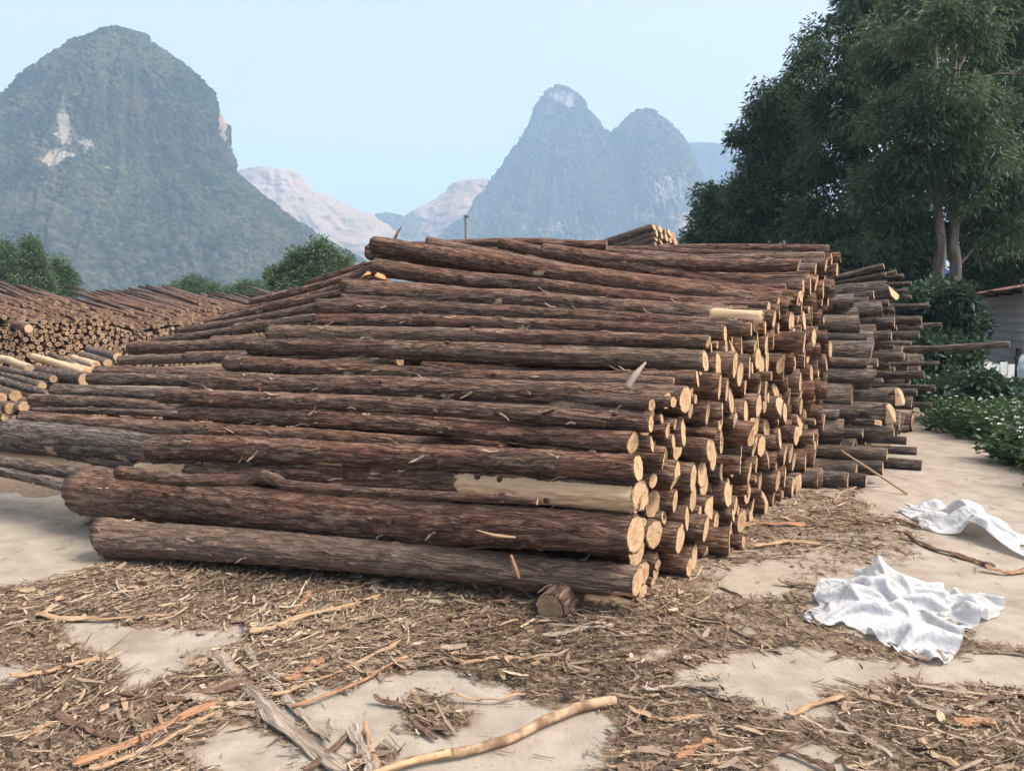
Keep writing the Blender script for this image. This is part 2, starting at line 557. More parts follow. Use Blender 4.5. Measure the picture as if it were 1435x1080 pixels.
# ------------------------------------------------------------------ karst mountains
def mat_mountain():
    m, nt, b = new_mat('wooded_limestone')
    g = N(nt)
    v = g.obj()
    rock = g.attr('rock').outputs['Fac']
    tree = g.attr('tree').outputs['Fac']
    n1 = g.noise(v, .02, 5, .6)
    n2 = g.noise(v, .12, 6, .65)
    col = g.ramp(tree, [(0, (.008, .017, .010)), (.5, (.028, .040, .024)), (1, (.080, .086, .048))])
    col = g.mix(g.math('MULTIPLY', g.step(n1, .52, .70), .55), col, (.085, .074, .044))
    col = g.mix(g.math('MULTIPLY', g.step(n2, .55, .75), .5), col, (.03, .042, .022))
    rk = g.mix(g.noise(g.scale(v, (1, 1, .35)), .16, 6, .7), (.12, .105, .085), (.40, .36, .31))
    rk = g.mix(g.step(g.noise(v, .03, 3), .5, .65), rk, (.36, .25, .16))
    rm = g.step(g.math('ADD', rock, g.math('MULTIPLY', g.math('SUBTRACT', g.noise(g.scale(v, (1, 1, .5)), .13, 6, .8), .5), 2.2)), .56, .66)
    nt.links.new(g.mix(rm, col, rk), b.inputs['Base Color'])
    b.inputs['Specular IOR Level'].default_value = .05
    g.bump(g.noise(v, .35, 5, .7), .5, 1.6, b)
    return m
MOUNT = mat_mountain()
def mat_quarry():
    m, nt, b = new_mat('quarried_slope')
    g = N(nt)
    v = g.obj()
    rock = g.attr('rock').outputs['Fac']
    n = g.noise(g.scale(v, (1, 1, 2.2)), .018, 6, .65)
    col = g.ramp(n, [(.3, (.19, .125, .075)), (.5, (.33, .235, .15)), (.7, (.37, .205, .115))])
    streak = g.noise(g.scale(v, (1, 1, .18)), .07, 5, .6)
    col = g.mix(g.math('MULTIPLY', g.step(streak, .5, .7), .5), col, (.16, .095, .065))
    bench = g.wave(g.scale(v, (.15, .15, 1)), .022, 3, 3, .6, 'BANDS').outputs['Fac']
    col = g.mix(g.math('MULTIPLY', g.step(bench, .75, .95), .22), col, (.36, .30, .245))
    rm = g.step(g.math('ADD', rock, g.math('MULTIPLY', g.math('SUBTRACT', g.noise(v, .03, 5, .7), .5), .9)), .45, .55)
    nt.links.new(g.mix(rm, (.055, .07, .04), col), b.inputs['Base Color'])
    g.bump(g.math('ADD', n, streak), .6, 6.0, b)
    return m
QUARRY = mat_quarry()
def mountain(name, label, D, left, right, depth, rocks, seed, nphi, nz, mat=None, canopy=3.0, amp=1.0, phi=(-15, 195), rough=1.0, lowrock=0.0, bench=0):
    """left/right: outline points (px,py) from the summit down; a rounded tower round the summit's axis"""
    k = D / F
    top = left[0]
    cx = at(*top, D)[0]
    zt = at(*top, D)[2] - canopy * .8
    def half(pts, sgn):
        z = np.array([at(p[0], p[1], D)[2] - canopy * .8 for p in pts])
        w = np.array([max(0.0, sgn * (at(p[0], p[1], D)[0] - cx)) for p in pts])
        return z[::-1], w[::-1]
    zl, wl = half(left, -1); zr, wr = half(right, 1)
    s = np.linspace(0, 1, nz)
    z = (zt + 3) * (1 - s ** 1.25) - 3
    z[-1] = zt
    z = np.sort(z)
    WL = np.interp(z, zl, wl); WR = np.interp(z, zr, wr)
    for W in (WL, WR):
        for _ in range(4):
            W[1:-1] = (W[:-2] + 2 * W[1:-1] + W[2:]) / 4
    cap = np.sqrt(np.clip((zt - z) / (zt * .02), 0, 1))
    WL = WL * cap; WR = WR * cap
    ph = np.linspace(R(phi[0]), R(phi[1]), nphi)
    c = np.cos(ph)[None]; sn = -np.sin(ph)[None]          # sn<0: towards the camera
    e = .5 + .5 * c
    e = e * e * (3 - 2 * e)
    WL = np.maximum(WL - canopy * .9, .25 * WL); WR = np.maximum(WR - canopy * .9, .25 * WR)
    W = WL[:, None] * (1 - e) + WR[:, None] * e
    Wd = W * depth
    q = p3(c * 2.2, sn * 2.2, z[:, None] / zt * 1.6)
    lump = fbm(q, seed, 3)
    ridged = 1 - np.abs(fbm(p3(c * 4.5, sn * 4.5, z[:, None] / zt * 2.2), seed + 5, 4)) * 2
    side = np.clip(1 - np.abs(c) ** 6, .15, 1)
    W2 = W * (1 + rough * side * (.13 * lump + .05 * ridged - .02))
    Wd2 = Wd * (1 + rough * side * (.24 * lump + .11 * ridged - .04))
    X = cx + W2 * c; Y = D + Wd2 * sn; Z = np.broadcast_to(z[:, None], X.shape)
    P = p3(X, Y, Z)
    Nn = p3(c + 0 * X, sn / max(depth, .3) + 0 * X, .45 + 0 * X); Nn = Nn / np.linalg.norm(Nn, axis=-1)[..., None]
    px, py = proj(P)
    rock = np.full(X.shape, .12)
    for (rx, ry, sx, sy, a) in rocks:
        rock = np.maximum(rock, a * np.exp(-((px - rx) / sx) ** 2 - ((py - ry) / sy) ** 2) + .08)
    rock += .22 * fbm(P / (D * .05), seed + 9, 3) + lowrock
    mid = fbm(P / (D * .018), seed + 3, 4) * D * .0055 * rough
    d1, id1 = worley(P / canopy, seed + 1)
    d2, id2 = worley(P / (canopy * .55), seed + 2)
    can = (np.clip(1 - d1, -.2, 1) * canopy * 1.0 + np.clip(1 - d2, -.2, 1) * canopy * .35) * np.clip(1.25 - 1.5 * np.clip(rock - .25, 0, 1), .1, 1) * amp
    P = P + Nn * ((mid + can) * np.clip(cap, .25, 1)[:, None])[..., None]
    if bench:
        zz = P[..., 2] / bench + 1.3 * fbm(P / (D * .05), seed + 15, 4)
        fz = zz - np.floor(zz)
        P = P - Nn * (bench * .28 * (.5 + fbm(P / (D * .03), seed + 16, 3)) * np.where(fz < .75, fz / .75, (1 - fz) / .25))[..., None]
    tree = np.clip(.5 + .8 * (id1 - .5) + .45 * (id2 - .5) + .5 * fbm(P / (D * .03), seed + 8, 3), 0, 1)
    o = link(name, make_mesh(name, P.reshape(-1, 3), [grid_faces(nz, nphi)], [mat or MOUNT], True, {'rock': rock.ravel(), 'tree': tree.ravel()}))
    o['kind'] = 'structure'
    o['label'] = label
    return o
mountain('mountain', 'tall wooded limestone dome rising on the left', 620,
         [(180, 36), (140, 46), (105, 68), (70, 100), (45, 120), (20, 155), (0, 178), (-40, 230), (-85, 300), (-120, 360), (-150, 445)],
         [(180, 36), (200, 40), (215, 56), (245, 78), (270, 98), (297, 122), (308, 150), (317, 168), (318, 200), (326, 232), (345, 254), (400, 298), (450, 330), (500, 358), (545, 400), (575, 445)],
         .85, [(92, 180, 14, 34, .8), (78, 222, 20, 16, .8), (108, 205, 26, 22, .62), (312, 165, 9, 36, 1.0), (150, 240, 12, 20, .35), (165, 265, 6, 20, .4)],
         4, 760, 430, canopy=2.9)
mountain('mountain', 'hazy pointed limestone peak with a pale cliff below its tip', 1300,
         [(782, 113), (765, 124), (748, 150), (735, 180), (715, 215), (698, 240), (680, 262), (650, 300), (615, 332), (590, 360), (540, 445)],
         [(782, 113), (800, 121), (818, 140), (835, 160), (848, 179), (860, 190), (885, 230), (910, 300), (940, 445)],
         .9, [(785, 138, 16, 10, .95), (797, 143, 8, 12, 1.0), (770, 160, 30, 10, .4), (780, 320, 60, 25, .5), (830, 340, 40, 22, .55), (790, 250, 14, 50, .35)],
         12, 420, 300, canopy=6.5)
mountain('mountain', 'hazy rounded limestone peak beside the pointed one', 1260,
         [(905, 146), (890, 150), (872, 166), (858, 182), (845, 205), (825, 260), (800, 340), (780, 445)],
         [(905, 146), (922, 151), (938, 170), (952, 188), (968, 212), (985, 250), (1000, 300), (1015, 350), (1040, 445)],
         .85, [(940, 265, 40, 45, .55), (895, 305, 30, 22, .62), (960, 310, 34, 30, .6), (885, 250, 30, 22, .35), (915, 215, 30, 22, .3)],
         23, 420, 290, canopy=6.5)
mountain('mountain', 'far faint ridge behind the rounded peak', 1700,
         [(985, 194), (960, 196), (930, 215), (880, 300), (850, 445)],
         [(985, 194), (1010, 200), (1040, 214), (1090, 250), (1180, 340), (1230, 445)],
         .6, [], 31, 240, 150, canopy=9)
mountain('quarry_hill', 'bare pinkish quarried hill beside the left mountain', 1500,
         [(385, 230), (370, 227), (350, 228), (335, 236), (310, 262), (270, 320), (220, 445)],
         [(385, 230), (412, 233), (425, 240), (445, 262), (475, 275), (505, 290), (540, 305), (575, 330), (640, 345), (690, 445)],
         .7, [(420, 290, 190, 120, 1.0)], 41, 260, 160, mat=QUARRY, canopy=9, amp=.3, rough=1.2, bench=17)
mountain('quarry_hill', 'pale quarried slope left of the pointed peak', 1560,
         [(655, 249), (640, 250), (625, 257), (600, 278), (570, 295), (545, 310), (510, 345), (460, 445)],
         [(655, 249), (690, 248), (740, 255), (790, 300), (850, 445)],
         .7, [(650, 290, 75, 60, 1.0)], 47, 220, 140, mat=QUARRY, canopy=9, amp=.3, rough=1.2, bench=17)
mountain('mountain', 'low wooded saddle between the two quarried slopes', 1600,
         [(540, 293), (520, 297), (490, 320), (440, 445)], [(540, 293), (560, 297), (590, 318), (650, 445)],
         .5, [], 53, 160, 100, canopy=8)

# ------------------------------------------------------------------ logs
rng = np.random.default_rng(7)
def log_arrays(L, rl, rr, seed, nseg, nlen, bend=(0, 0), detail=1.0, peel=None, knots=3, tilt=None, step=0.0, xs=None, caps=(1, 1), path=None, flare=0.0):
    r_ = np.random.default_rng(seed)
    x = np.linspace(0, L, nlen) if xs is None else np.asarray(xs, float)
    n = len(x)
    th = np.arange(nseg) / nseg * 2 * math.pi
    X, T = np.meshgrid(x, th, indexing='ij')
    base = (rl + (rr - rl) * (X / L))
    if flare: base = base * (1 + flare * np.exp(-X / .16))
    c, s = np.cos(T), np.sin(T)
    rad = base * (1 + .055 * vnoise(p3(c * 1.1 + seed, s * 1.1, X * .7), seed) + .03 * vnoise(p3(c * 2 + seed, s * 2, X * 3.1), seed + 1))
    if detail:
        w = np.minimum(base / .10, 1.2) * detail
        rad = rad + .0065 * w * (1 - 2 * np.abs(vnoise(p3(c * base * 55, s * base * 55, X * 8), seed + 2))) + .0030 * w * vnoise(p3(c * base * 110, s * base * 110, X * 24), seed + 3)
    for k in range(knots):
        xk, tk = r_.uniform(.05, .97) * L, r_.uniform(0, 2 * math.pi)
        dt = np.angle(np.exp(1j * (T - tk))) * base
        rad = rad + .016 * r_.uniform(.5, 1.3) * np.exp(-((X - xk) / .035) ** 2 - (dt / .028) ** 2)
    by, bz = bend
    cyl = by * np.sin(math.pi * x / L) + .013 * vnoise(p3(x * 1.1 + seed, 3.3, 0), seed + 4)
    czl = bz * np.sin(math.pi * x / L) + .013 * vnoise(p3(x * 1.1 + seed, 9.3, 0), seed + 5)
    if path is not None:
        cyl = cyl + np.interp(x / L, path[0], path[1]); czl = czl + np.interp(x / L, path[0], path[2])
    pv = np.zeros(X.shape)
    if peel is not None:
        pv = peel(X / L, T)
        rad = rad - .006 * np.clip((pv - .4) * 5, 0, 1)
    Y = cyl[:, None] + rad * c
    Z = czl[:, None] + rad * s
    # ends sawn a little askew
    XX = X.copy()
    tl = r_.uniform(-.18, .18, 4) if tilt is None else tilt
    for i, sg in ((0, 0), (n - 1, 2)):
        XX[i] += tl[sg] * (Y[i] - cyl[i]) + tl[sg + 1] * (Z[i] - czl[i])
        if step and i:
            a0 = r_.uniform(0, 6.28)
            XX[i] -= step * np.maximum(0, (Y[i] - cyl[i]) * math.cos(a0) + (Z[i] - czl[i]) * math.sin(a0)) / base[i] * 1.6
    sd = (seed % 97) * 3.71
    V = p3(XX, Y, Z).reshape(-1, 3)
    lc = p3(X + sd, rad * c, rad * s).reshape(-1, 3)
    pl = pv.ravel()
    fs = [grid_faces(n, nseg, True)[:, ::-1]]
    discs = []
    for i, on in ((0, caps[0]), (n - 1, caps[1])):
        if not on: continue
        ctr = np.array([x[i], cyl[i], czl[i]])
        ring = V[i * nseg:(i + 1) * nseg]
        inner = ctr + (ring - ctr) * .93
        o = len(V)
        V = np.vstack([V, inner]); lc = np.vstack([lc, lc[i * nseg:(i + 1) * nseg] * np.array([1, .93, .93])]); pl = np.concatenate([pl, pl[i * nseg:(i + 1) * nseg]])
        j = np.arange(nseg); k = (j + 1) % nseg
        q = np.stack([i * nseg + j, i * nseg + k, o + k, o + j], -1)
        fs.append(q if i else q[:, ::-1])
        # disc
        fr = (1.0, .72, .40)
        sgn = 1 if i else -1
        dv, dl = [], []
        for f_ in fr:
            pos = ctr + (inner - ctr) * f_
            pos = pos + np.outer(sgn * (.0015 + .003 * r_.random(nseg)), [1, 0, 0])
            dv.append(pos)
            dl.append(np.stack([np.full(nseg, sd + seed), c[i] * base[i] * f_ * .93, s[i] * base[i] * f_ * .93], -1))
        dv = np.vstack(dv + [ctr[None] + [[sgn * .001, 0, 0]]])
        dl = np.vstack(dl + [[[sd + seed, 0, 0]]])
        g1 = grid_faces(3, nseg, True)
        t1 = np.stack([2 * nseg + j, 2 * nseg + k, np.full(nseg, 3 * nseg)], -1)
        if not i: g1, t1 = g1[:, ::-1], t1[:, ::-1]
        rn = np.concatenate([np.full(nseg, q_) for q_ in fr] + [[0.0]])
        discs.append((dv, [g1[:, ::-1] if i == 0 else g1, t1 if i else t1], dl, rn))
    return V, fs, lc, pl, discs
def log_matrix(p0, p1, roll=0.0):
    d, y, z = frame_of(np.asarray(p1) - np.asarray(p0))
    c, s = math.cos(roll), math.sin(roll)
    y, z = c * y + s * z, -s * y + c * z
    M = Matrix.Identity(4)
    for i in range(3):
        M[i][0], M[i][1], M[i][2], M[i][3] = d[i], y[i], z[i], p0[i]
    return M
def put_log(p0, p1, rl, rr, seed, label, nseg=24, nlen=60, tone=None, endtone=None, name='log', group=None, cat='log', roll=None, **kw):
    L = float(np.linalg.norm(np.asarray(p1) - np.asarray(p0)))
    r_ = np.random.default_rng(seed + 999)
    V, fs, lc, pl, discs = log_arrays(L, rl, rr, seed, nseg, nlen, **kw)
    tn = r_.uniform(-.5, .8) if tone is None else tone
    et = r_.uniform(-.6, .75) if endtone is None else endtone
    M = log_matrix(p0, p1, r_.uniform(0, 6.28) if roll is None else roll)
    o = link(name, None, None, M)
    o.empty_display_size = .1
    link('bark', make_mesh('bark', V, fs, [BARK], True, {'lc': lc, 'peel': pl, 'tone': np.full(len(V), tn)}), o)
    for dv, df, dl, rn in discs:
        link('cut_face', make_mesh('cut_face', dv, df, [CUT], False, {'lc': dl, 'rn': rn, 'tone': np.full(len(dv), et)}), o)
    return tag(o, label, cat, group)
def pool_log(pool, p0, p1, rl, rr, seed, nseg=10, nlen=4, tone=None, endtone=None, **kw):
    L = float(np.linalg.norm(np.asarray(p1) - np.asarray(p0)))
    r_ = np.random.default_rng(seed + 999)
    V, fs, lc, pl, discs = log_arrays(L, rl, rr, seed, nseg, nlen, detail=0, knots=0, **kw)
    M = np.array(log_matrix(p0, p1, r_.uniform(0, 6.28)))
    tn = r_.uniform(-.5, .8) if tone is None else tone
    et = r_.uniform(-.6, .6) if endtone is None else endtone
    W = lambda v: v @ M[:3, :3].T + M[:3, 3]
    pool.add(W(V), fs, {'lc': lc, 'rn': np.ones(len(V)), 'peel': pl, 'tone': np.full(len(V), tn)}, 0)
    for dv, df, dl, rn in discs:
        pool.add(W(dv), df, {'lc': dl, 'rn': rn, 'peel': np.zeros(len(dv)), 'tone': np.full(len(dv), et)}, 1)

# pile axes: logs run along DV, rows go back along PV
AZ = R(25)
OX, OY = .66, 4.0
DV = np.array([math.cos(AZ), -math.sin(AZ), 0]); PV = np.array([math.sin(AZ), math.cos(AZ), 0])
KS = .165
def pile(t, s, h):
    return np.array([OX, OY, 0]) + PV * t + DV * s + np.array([0, 0, h])
def end_Y(px, py):
    """distance of the sawn-end plane of the big stack along this sight line"""
    rx = ray(px, py)[0]
    ax, ay = PV[0] + KS * DV[0], PV[1] + KS * DV[1]
    t = (rx * OY - OX) / (ax - ay * rx)
    t = max(-.05, min(t, 6))
    return OY + ay * t, t
def side_log(Lp, Rp, dl, dr, label, YR=None, az=25, seed=0, **kw):
    YR = end_Y(*Rp)[0] if YR is None else YR
    p1 = at(Rp[0], Rp[1], YR)
    a = R(az)
    r = ray(*Lp)
    # p1 - l*(cos,-sin) hits the sight line of the left end
    l = (p1[0] - r[0] * p1[1]) / (math.cos(a) + r[0] * math.sin(a))
    YL = p1[1] + l * math.sin(a)
    p0 = at(Lp[0], Lp[1], YL)
    k_ = 1.0 if seed in (101, 102, 104, 105, 109, 140) else .90
    rl, rr = k_ * dl * YL / F / 2, k_ * dr * YR / F / 2
    if 'bend' not in kw:
        r0 = np.random.default_rng(seed + 5); kw['bend'] = (r0.normal(0, .025), r0.normal(0, .022))
    for p, r_ in ((p0, rl), (p1, rr)):
        p[2] = max(p[2], r_ * .98)
    return put_log(p0, p1, rl, rr, seed, label, **kw), p0, p1, rl, rr

HAND = []       # (t,h,r at the sawn end) of the logs set by hand
def front(Lp, Rp, dl, dr, label, **kw):
    if 'peel' not in kw and kw['seed'] != 101: kw['peel'] = scars(kw['seed'])
    o, p0, p1, rl, rr = side_log(Lp, Rp, dl, dr, label, **kw)
    q = p1 - np.array([OX, OY, 0])
    HAND.append((float(q @ PV), float(p1[2]), rr, float(q @ DV), float((p0 - np.array([OX, OY, 0])) @ PV), float(p0[2]), rl))
    return o
def bare(*spans):
    """bark missing between x0..x1 along the log, around angle a (half width w)"""
    def f(X, T):
        v = np.zeros(X.shape)
        for x0, x1, a, w in spans:
            ex = np.minimum((X - x0) / .02, (x1 - X) / .02)
            et = (w - np.abs(np.angle(np.exp(1j * (T - a))))) / .25
            v = np.maximum(v, np.clip(.5 + .5 * np.minimum(ex, et), 0, 1))
        return v
    return f
def scars(seed):
    r0 = np.random.default_rng(seed + 31)
    sp = []
    for _ in range(r0.integers(2, 6)):
        x0 = r0.uniform(.05, .92); sp.append((x0, x0 + r0.uniform(.008, .045), r0.uniform(3.2, 4.8), r0.uniform(.15, .45)))
    f_ = bare(*sp)
    return lambda X, T: f_(X, T) * .66
# log-local angle: roll 0 -> +y is to the back, so 3.9 looks at the viewer and up
NEAR = dict(nseg=56, nlen=250)
MID = dict(nseg=32, nlen=110)
front((152, 752), (893, 816), 50, 43, 'lowest front log of the big stack, raised on a short round block', az=16, seed=101, roll=0, tone=-.15, endtone=-.9, tilt=(0, -.6, .28, .05), peel=bare((.965, 1.0, 4.2, .55)), knots=6, flare=.12, **NEAR)
front((128, 690), (891, 750), 66, 56, 'thickest front log, second from the ground, with a burled left end', az=23, seed=102, roll=0, tone=.25, endtone=-.8, tilt=(.5, -.2, .24, .0), knots=8, flare=.04, bend=(0, -.03), **NEAR)
front((203, 656), (897, 697), 38, 47, 'half barked log with a long bare pale stretch at its right end', az=25, seed=104, roll=0, tone=.1, endtone=-.3, tilt=(0, 0, .2, -.1), peel=bare((.71, 1.0, 3.6, 1.25), (0, .13, 3.7, 1.2), (.40, .45, 4.4, .5), (.46, .53, 4.3, .55)), knots=3, step=.03, **NEAR)
front((212, 624), (894, 657), 34, 38, 'straight brown log lying directly above the half barked log', seed=105, roll=0, tone=.45, endtone=-.2, peel=bare((.42, .48, 4.1, .35), (.54, .57, 4.4, .4)), **NEAR)
front((205, 598), (930, 642), 30, 36, 'reddish log with pale torn patches, behind the straight brown log', YR=4.3, seed=106, roll=0, tone=.8, peel=bare((.02, .10, 3.9, .4), (.25, .40, 3.8, .7), (.15, .18, 4.1, .5)), **NEAR)
front((258, 578), (913, 624), 24, 27, 'slender brown log ending above the straight brown log', seed=107, roll=0, tone=.3, endtone=-.3, **NEAR)
front((225, 556), (912, 593), 24, 28, 'slender log ending right above another slender end', YR=4.12, seed=108, roll=0, tone=.0, endtone=.0, **NEAR)
front((276, 536), (960, 563), 34, 40, 'stout grey brown log under the loose leaning splinter', seed=109, roll=0, tone=.05, endtone=-.7, tilt=(0, 0, .2, 0), **NEAR)
front((320, 508), (977, 531), 26, 27, 'log crossed by the loose leaning splinter', seed=110, roll=0, tone=.2, endtone=-.4, peel=bare((.31, .33, 3.8, .6)), **MID)
front((350, 484), (988, 505), 28, 34, 'stout log resting on the log with the leaning splinter', seed=111, roll=0, tone=-.1, endtone=-.9, **MID)
front((380, 468), (992, 480), 26, 20, 'thin log between stout ones at half height', seed=112, roll=0, tone=.1, **MID)
front((445, 452), (1016, 468), 22, 24, 'long log whose right end sits above a pair of small ends', seed=113, roll=0, tone=.5, bend=(0, .03), **MID)
front((446, 432), (1040, 462), 26, 26, 'log ending below the log with the peeled tip', seed=114, roll=0, tone=.15, **MID)
front((490, 410), (1070, 447), 27, 34, 'dark log with a peeled pale tip at its right end', seed=115, roll=0, tone=.1, endtone=-.9, peel=bare((.90, 1.0, 3.4, 1.3), (.42, .44, 3.5, .5)), **MID)
front((482, 400), (1045, 440), 22, 22, 'thin log beside the log with the peeled tip', YR=6.0, seed=116, roll=0, tone=.3, **MID)
front((524, 375), (1092, 436), 26, 24, 'log running down from the chipped wedges on the crest', YR=6.2, seed=117, roll=0, tone=.5, az=26, **MID)
front((526, 342), (1104, 430), 26, 27, 'highest sloping log, its left end sticking out over the crest', YR=6.35, seed=118, roll=0, tone=.65, az=27, knots=7, endtone=-.3, **MID)
front((518, 354), (1085, 418), 24, 22, 'dark log tucked under the highest sloping log', YR=6.55, seed=119, roll=0, tone=.4, az=27, peel=bare((.60, .68, 3.8, .5)), **MID)
front((600, 340), (1118, 418), 18, 24, 'sloping log with a peeled strip near its right end', YR=6.5, seed=120, roll=0, tone=.7, az=26, peel=bare((.86, .99, 3.6, .6), (.70, .73, 3.8, .5)), **MID)
front((700, 342), (1122, 420), 16, 22, 'sloping log behind the one with the peeled strip', YR=6.7, seed=121, roll=0, tone=.6, az=26, **MID)
front((740, 362), (1144, 395), 16, 26, 'dark straight log near the top right corner of the big stack', YR=7.1, seed=122, roll=0, tone=.2, **MID)
front((760, 352), (1119, 373), 20, 20, 'knotty log just below the crest, ending short of the corner', YR=6.75, seed=123, roll=0, tone=.4, knots=9, **MID)
front((640, 346), (1142, 388), 16, 20, 'log wedged beneath the knotty crest log', YR=7.3, seed=124, roll=0, tone=.3, **MID)
front((560, 345), (1165, 362), 12, 14, 'thin crest log just under the topmost one', YR=7.75, seed=125, roll=0, tone=.5, **MID)
front((790, 354), (1162, 349), 12, 15, 'topmost log along the right crest of the big stack', YR=7.8, seed=126, roll=0, tone=.1, **MID)
front((690, 344), (1160, 378), 14, 18, 'crest log in the second row from the top right', YR=7.6, seed=127, roll=0, tone=.3, **MID)
front((610, 341), (850, 342), 12, 14, 'short red barked log lying along the crest', YR=8.2, seed=128, roll=0, tone=.95, az=14, **MID)
front((480, 420), (1058, 455), 20, 22, 'log half hidden below the dark log with the peeled tip', YR=5.75, seed=129, roll=0, tone=.2, **MID)
front((330, 520), (968, 546), 20, 20, 'log half hidden above the stout grey brown log', YR=4.75, seed=130, roll=0, tone=.0, **MID)
front((300, 566), (935, 606), 22, 24, 'log half hidden between the two slender logs', YR=4.45, seed=131, roll=0, tone=.4, **MID)
# left flank: logs that reach further out to the left
def flank(Lp, Rp, dl, dr, label, YR, az=25, seed=0, **kw):
    kw = {**dict(roll=0, peel=scars(seed), **MID), **kw}
    return side_log(Lp, Rp, dl, dr, label, YR=YR, az=az, seed=seed, group=None, **kw)
flank((18, 610), (560, 662), 46, 40, 'thick weathered grey log low on the left flank', 5.0, 22, 140, tone=-.9, peel=bare((.15, .17, 3.8, .4), (.36, .385, 3.8, .3)), nlen=150)
flank((48, 560), (560, 592), 20, 24, 'long log on the left flank just above the thin pole', 5.4, 22, 141, tone=-.2)
flank((46, 574), (420, 590), 9, 13, 'thin pole on the left flank', 5.6, 20, 142, tone=-.3)
flank((32, 586), (520, 618), 24, 26, 'brown log on the left flank above the thick grey log', 5.2, 22, 143, tone=.2)
flank((76, 547), (560, 572), 22, 24, 'log on the left flank beside the sawn pale ends', 5.7, 22, 144, tone=-.5)
flank((128, 531), (640, 548), 18, 22, 'dark ridged log on the left flank', 5.8, 24, 145, tone=-.4)
flank((137, 522), (560, 505), 22, 24, 'bent log curving up the left flank', 6.4, 24, 146, tone=-.1, bend=(0, -.05))
flank((168, 504), (640, 490), 14, 18, 'narrow log with tiny bright knots on the left flank', 6.6, 25, 147, tone=-.2)
flank((185, 489), (640, 468), 20, 20, 'log with a rounded end highest on the left flank', 6.8, 25, 148, tone=-.1)
flank((235, 552), (700, 560), 20, 20, 'log behind the stout grey brown log on the left', 5.4, 24, 158, tone=-.2)
flank((260, 500), (700, 497), 16, 18, 'log buried at mid height of the left flank', 6.4, 25, 159, tone=.1)
flank((215, 478), (530, 432), 13, 16, 'lowest of the slanting logs climbing the left slope', 7.6, 24, 149, tone=-.3)
flank((250, 466), (525, 412), 14, 16, 'slanting log with pale scars on the left slope', 7.8, 24, 150, tone=-.3)
flank((290, 452), (545, 396), 13, 14, 'slanting log in the middle of the left slope', 8.0, 24, 151, tone=.1)
flank((318, 440), (540, 386), 12, 13, 'slanting log above the middle of the left slope', 8.2, 24, 152, tone=.2)
flank((352, 425), (545, 374), 11, 12, 'upper slanting log on the left slope', 8.4, 24, 153, tone=.3)
flank((392, 413), (545, 366), 9, 10, 'slender slanting pole near the crest of the left slope', 8.6, 24, 154, tone=.1, peel=bare((.0, .5, 3.8, .7)))
flank((430, 398), (560, 358), 9, 10, 'topmost slanting pole on the left slope', 8.8, 24, 155, tone=.5)
flank((330, 462), (640, 438), 18, 20, 'log bridging the left slope and the big stack', 7.2, 25, 156, tone=.0)
flank((300, 480), (640, 470), 18, 20, 'log just below the bridging log on the left slope', 6.9, 25, 157, tone=.1)
# bottom left, running out of the picture
flank((-120, 600), (300, 682), 17, 18, 'highest of three thin dark logs at the lower left edge', 5.4, 24, 160, tone=-.4)
flank((-130, 628), (300, 698), 19, 22, 'middle of three thin dark logs at the lower left edge', 5.25, 24, 161, tone=-.5)
flank((-90, 645), (180, 702), 15, 16, 'lowest of three thin dark logs at the lower left edge', 5.35, 24, 162, tone=-.7)
# kinked branch lying on the thickest log
p0, p1 = at(168, 662, 5.22), at(752, 703, 3.97)
L_ = np.linalg.norm(p1 - p0)
put_log(p0, p1, .046, .020, 170, 'thin kinked branch lying along the thickest front log', name='branch', cat='branch', nseg=16, nlen=120, roll=0, tone=.1,
        path=((0, .2, .37, .41, .46, .6, 1.0), (0, 0, 0, 0, 0, 0, 0), (0, -.02, .01, .05, -.01, -.02, 0)), knots=12)
# round block that carries the lowest log
put_log(at(771, 849, 3.93), at(771, 849, 3.93) + np.array([.30, .62, .01]), .083, .085, 171, 'short round block under the lowest front log', name='log_block', cat='log', nseg=32, nlen=40, tone=.0, endtone=.6, tilt=(-.25, 0, 0, 0))

FLAKES = []
def make_flakes():
    g = np.random.default_rng(12)
    for k in range(9):
        n, m = 9, 4
        L = g.uniform(.05, .16); W = g.uniform(.006, .016)
        s = np.linspace(0, 1, n); u = np.linspace(-.5, .5, m)
        w = W * np.clip(np.minimum(s / .15 + .2, (1 - s) / .3 + .1), .1, 1) * (1 + .3 * g.normal(size=n))
        x = s * L; z = .004 + g.uniform(.0, .035) * s ** 2.2 + .003 * np.sin(s * 9)
        y = g.normal() * .02 * s ** 2
        V = np.stack([np.repeat(x[:, None], m, 1), y[:, None] + u[None] * w[:, None], np.repeat(z[:, None], m, 1) + .3 * W * (1 - (2 * u) ** 2)[None]], -1).reshape(-1, 3)
        V2 = V - np.array([0, 0, .0025])
        f = grid_faces(n, m); q = n * m
        tn = g.uniform(.35, 1.0)
        FLAKES.append(make_mesh('bark_flake', np.vstack([V, V2]), [f[:, ::-1], f + q], [CHIP], True, {'lc': np.vstack([V, V2]) * 3 + k, 'tone': np.full(2 * q, tn)}))
    v, f = tube([(0, 0, -.012), (0, 0, .006), (0, 0, .014)], [.022, .017, .011], 12, 3, .0025)
    lcv = v * 1.0
    FLAKES.append(make_mesh('knot', v, f, [BARK], True, {'lc': lcv + 3.3, 'tone': np.full(len(v), .9), 'peel': np.zeros(len(v))}))
make_flakes()
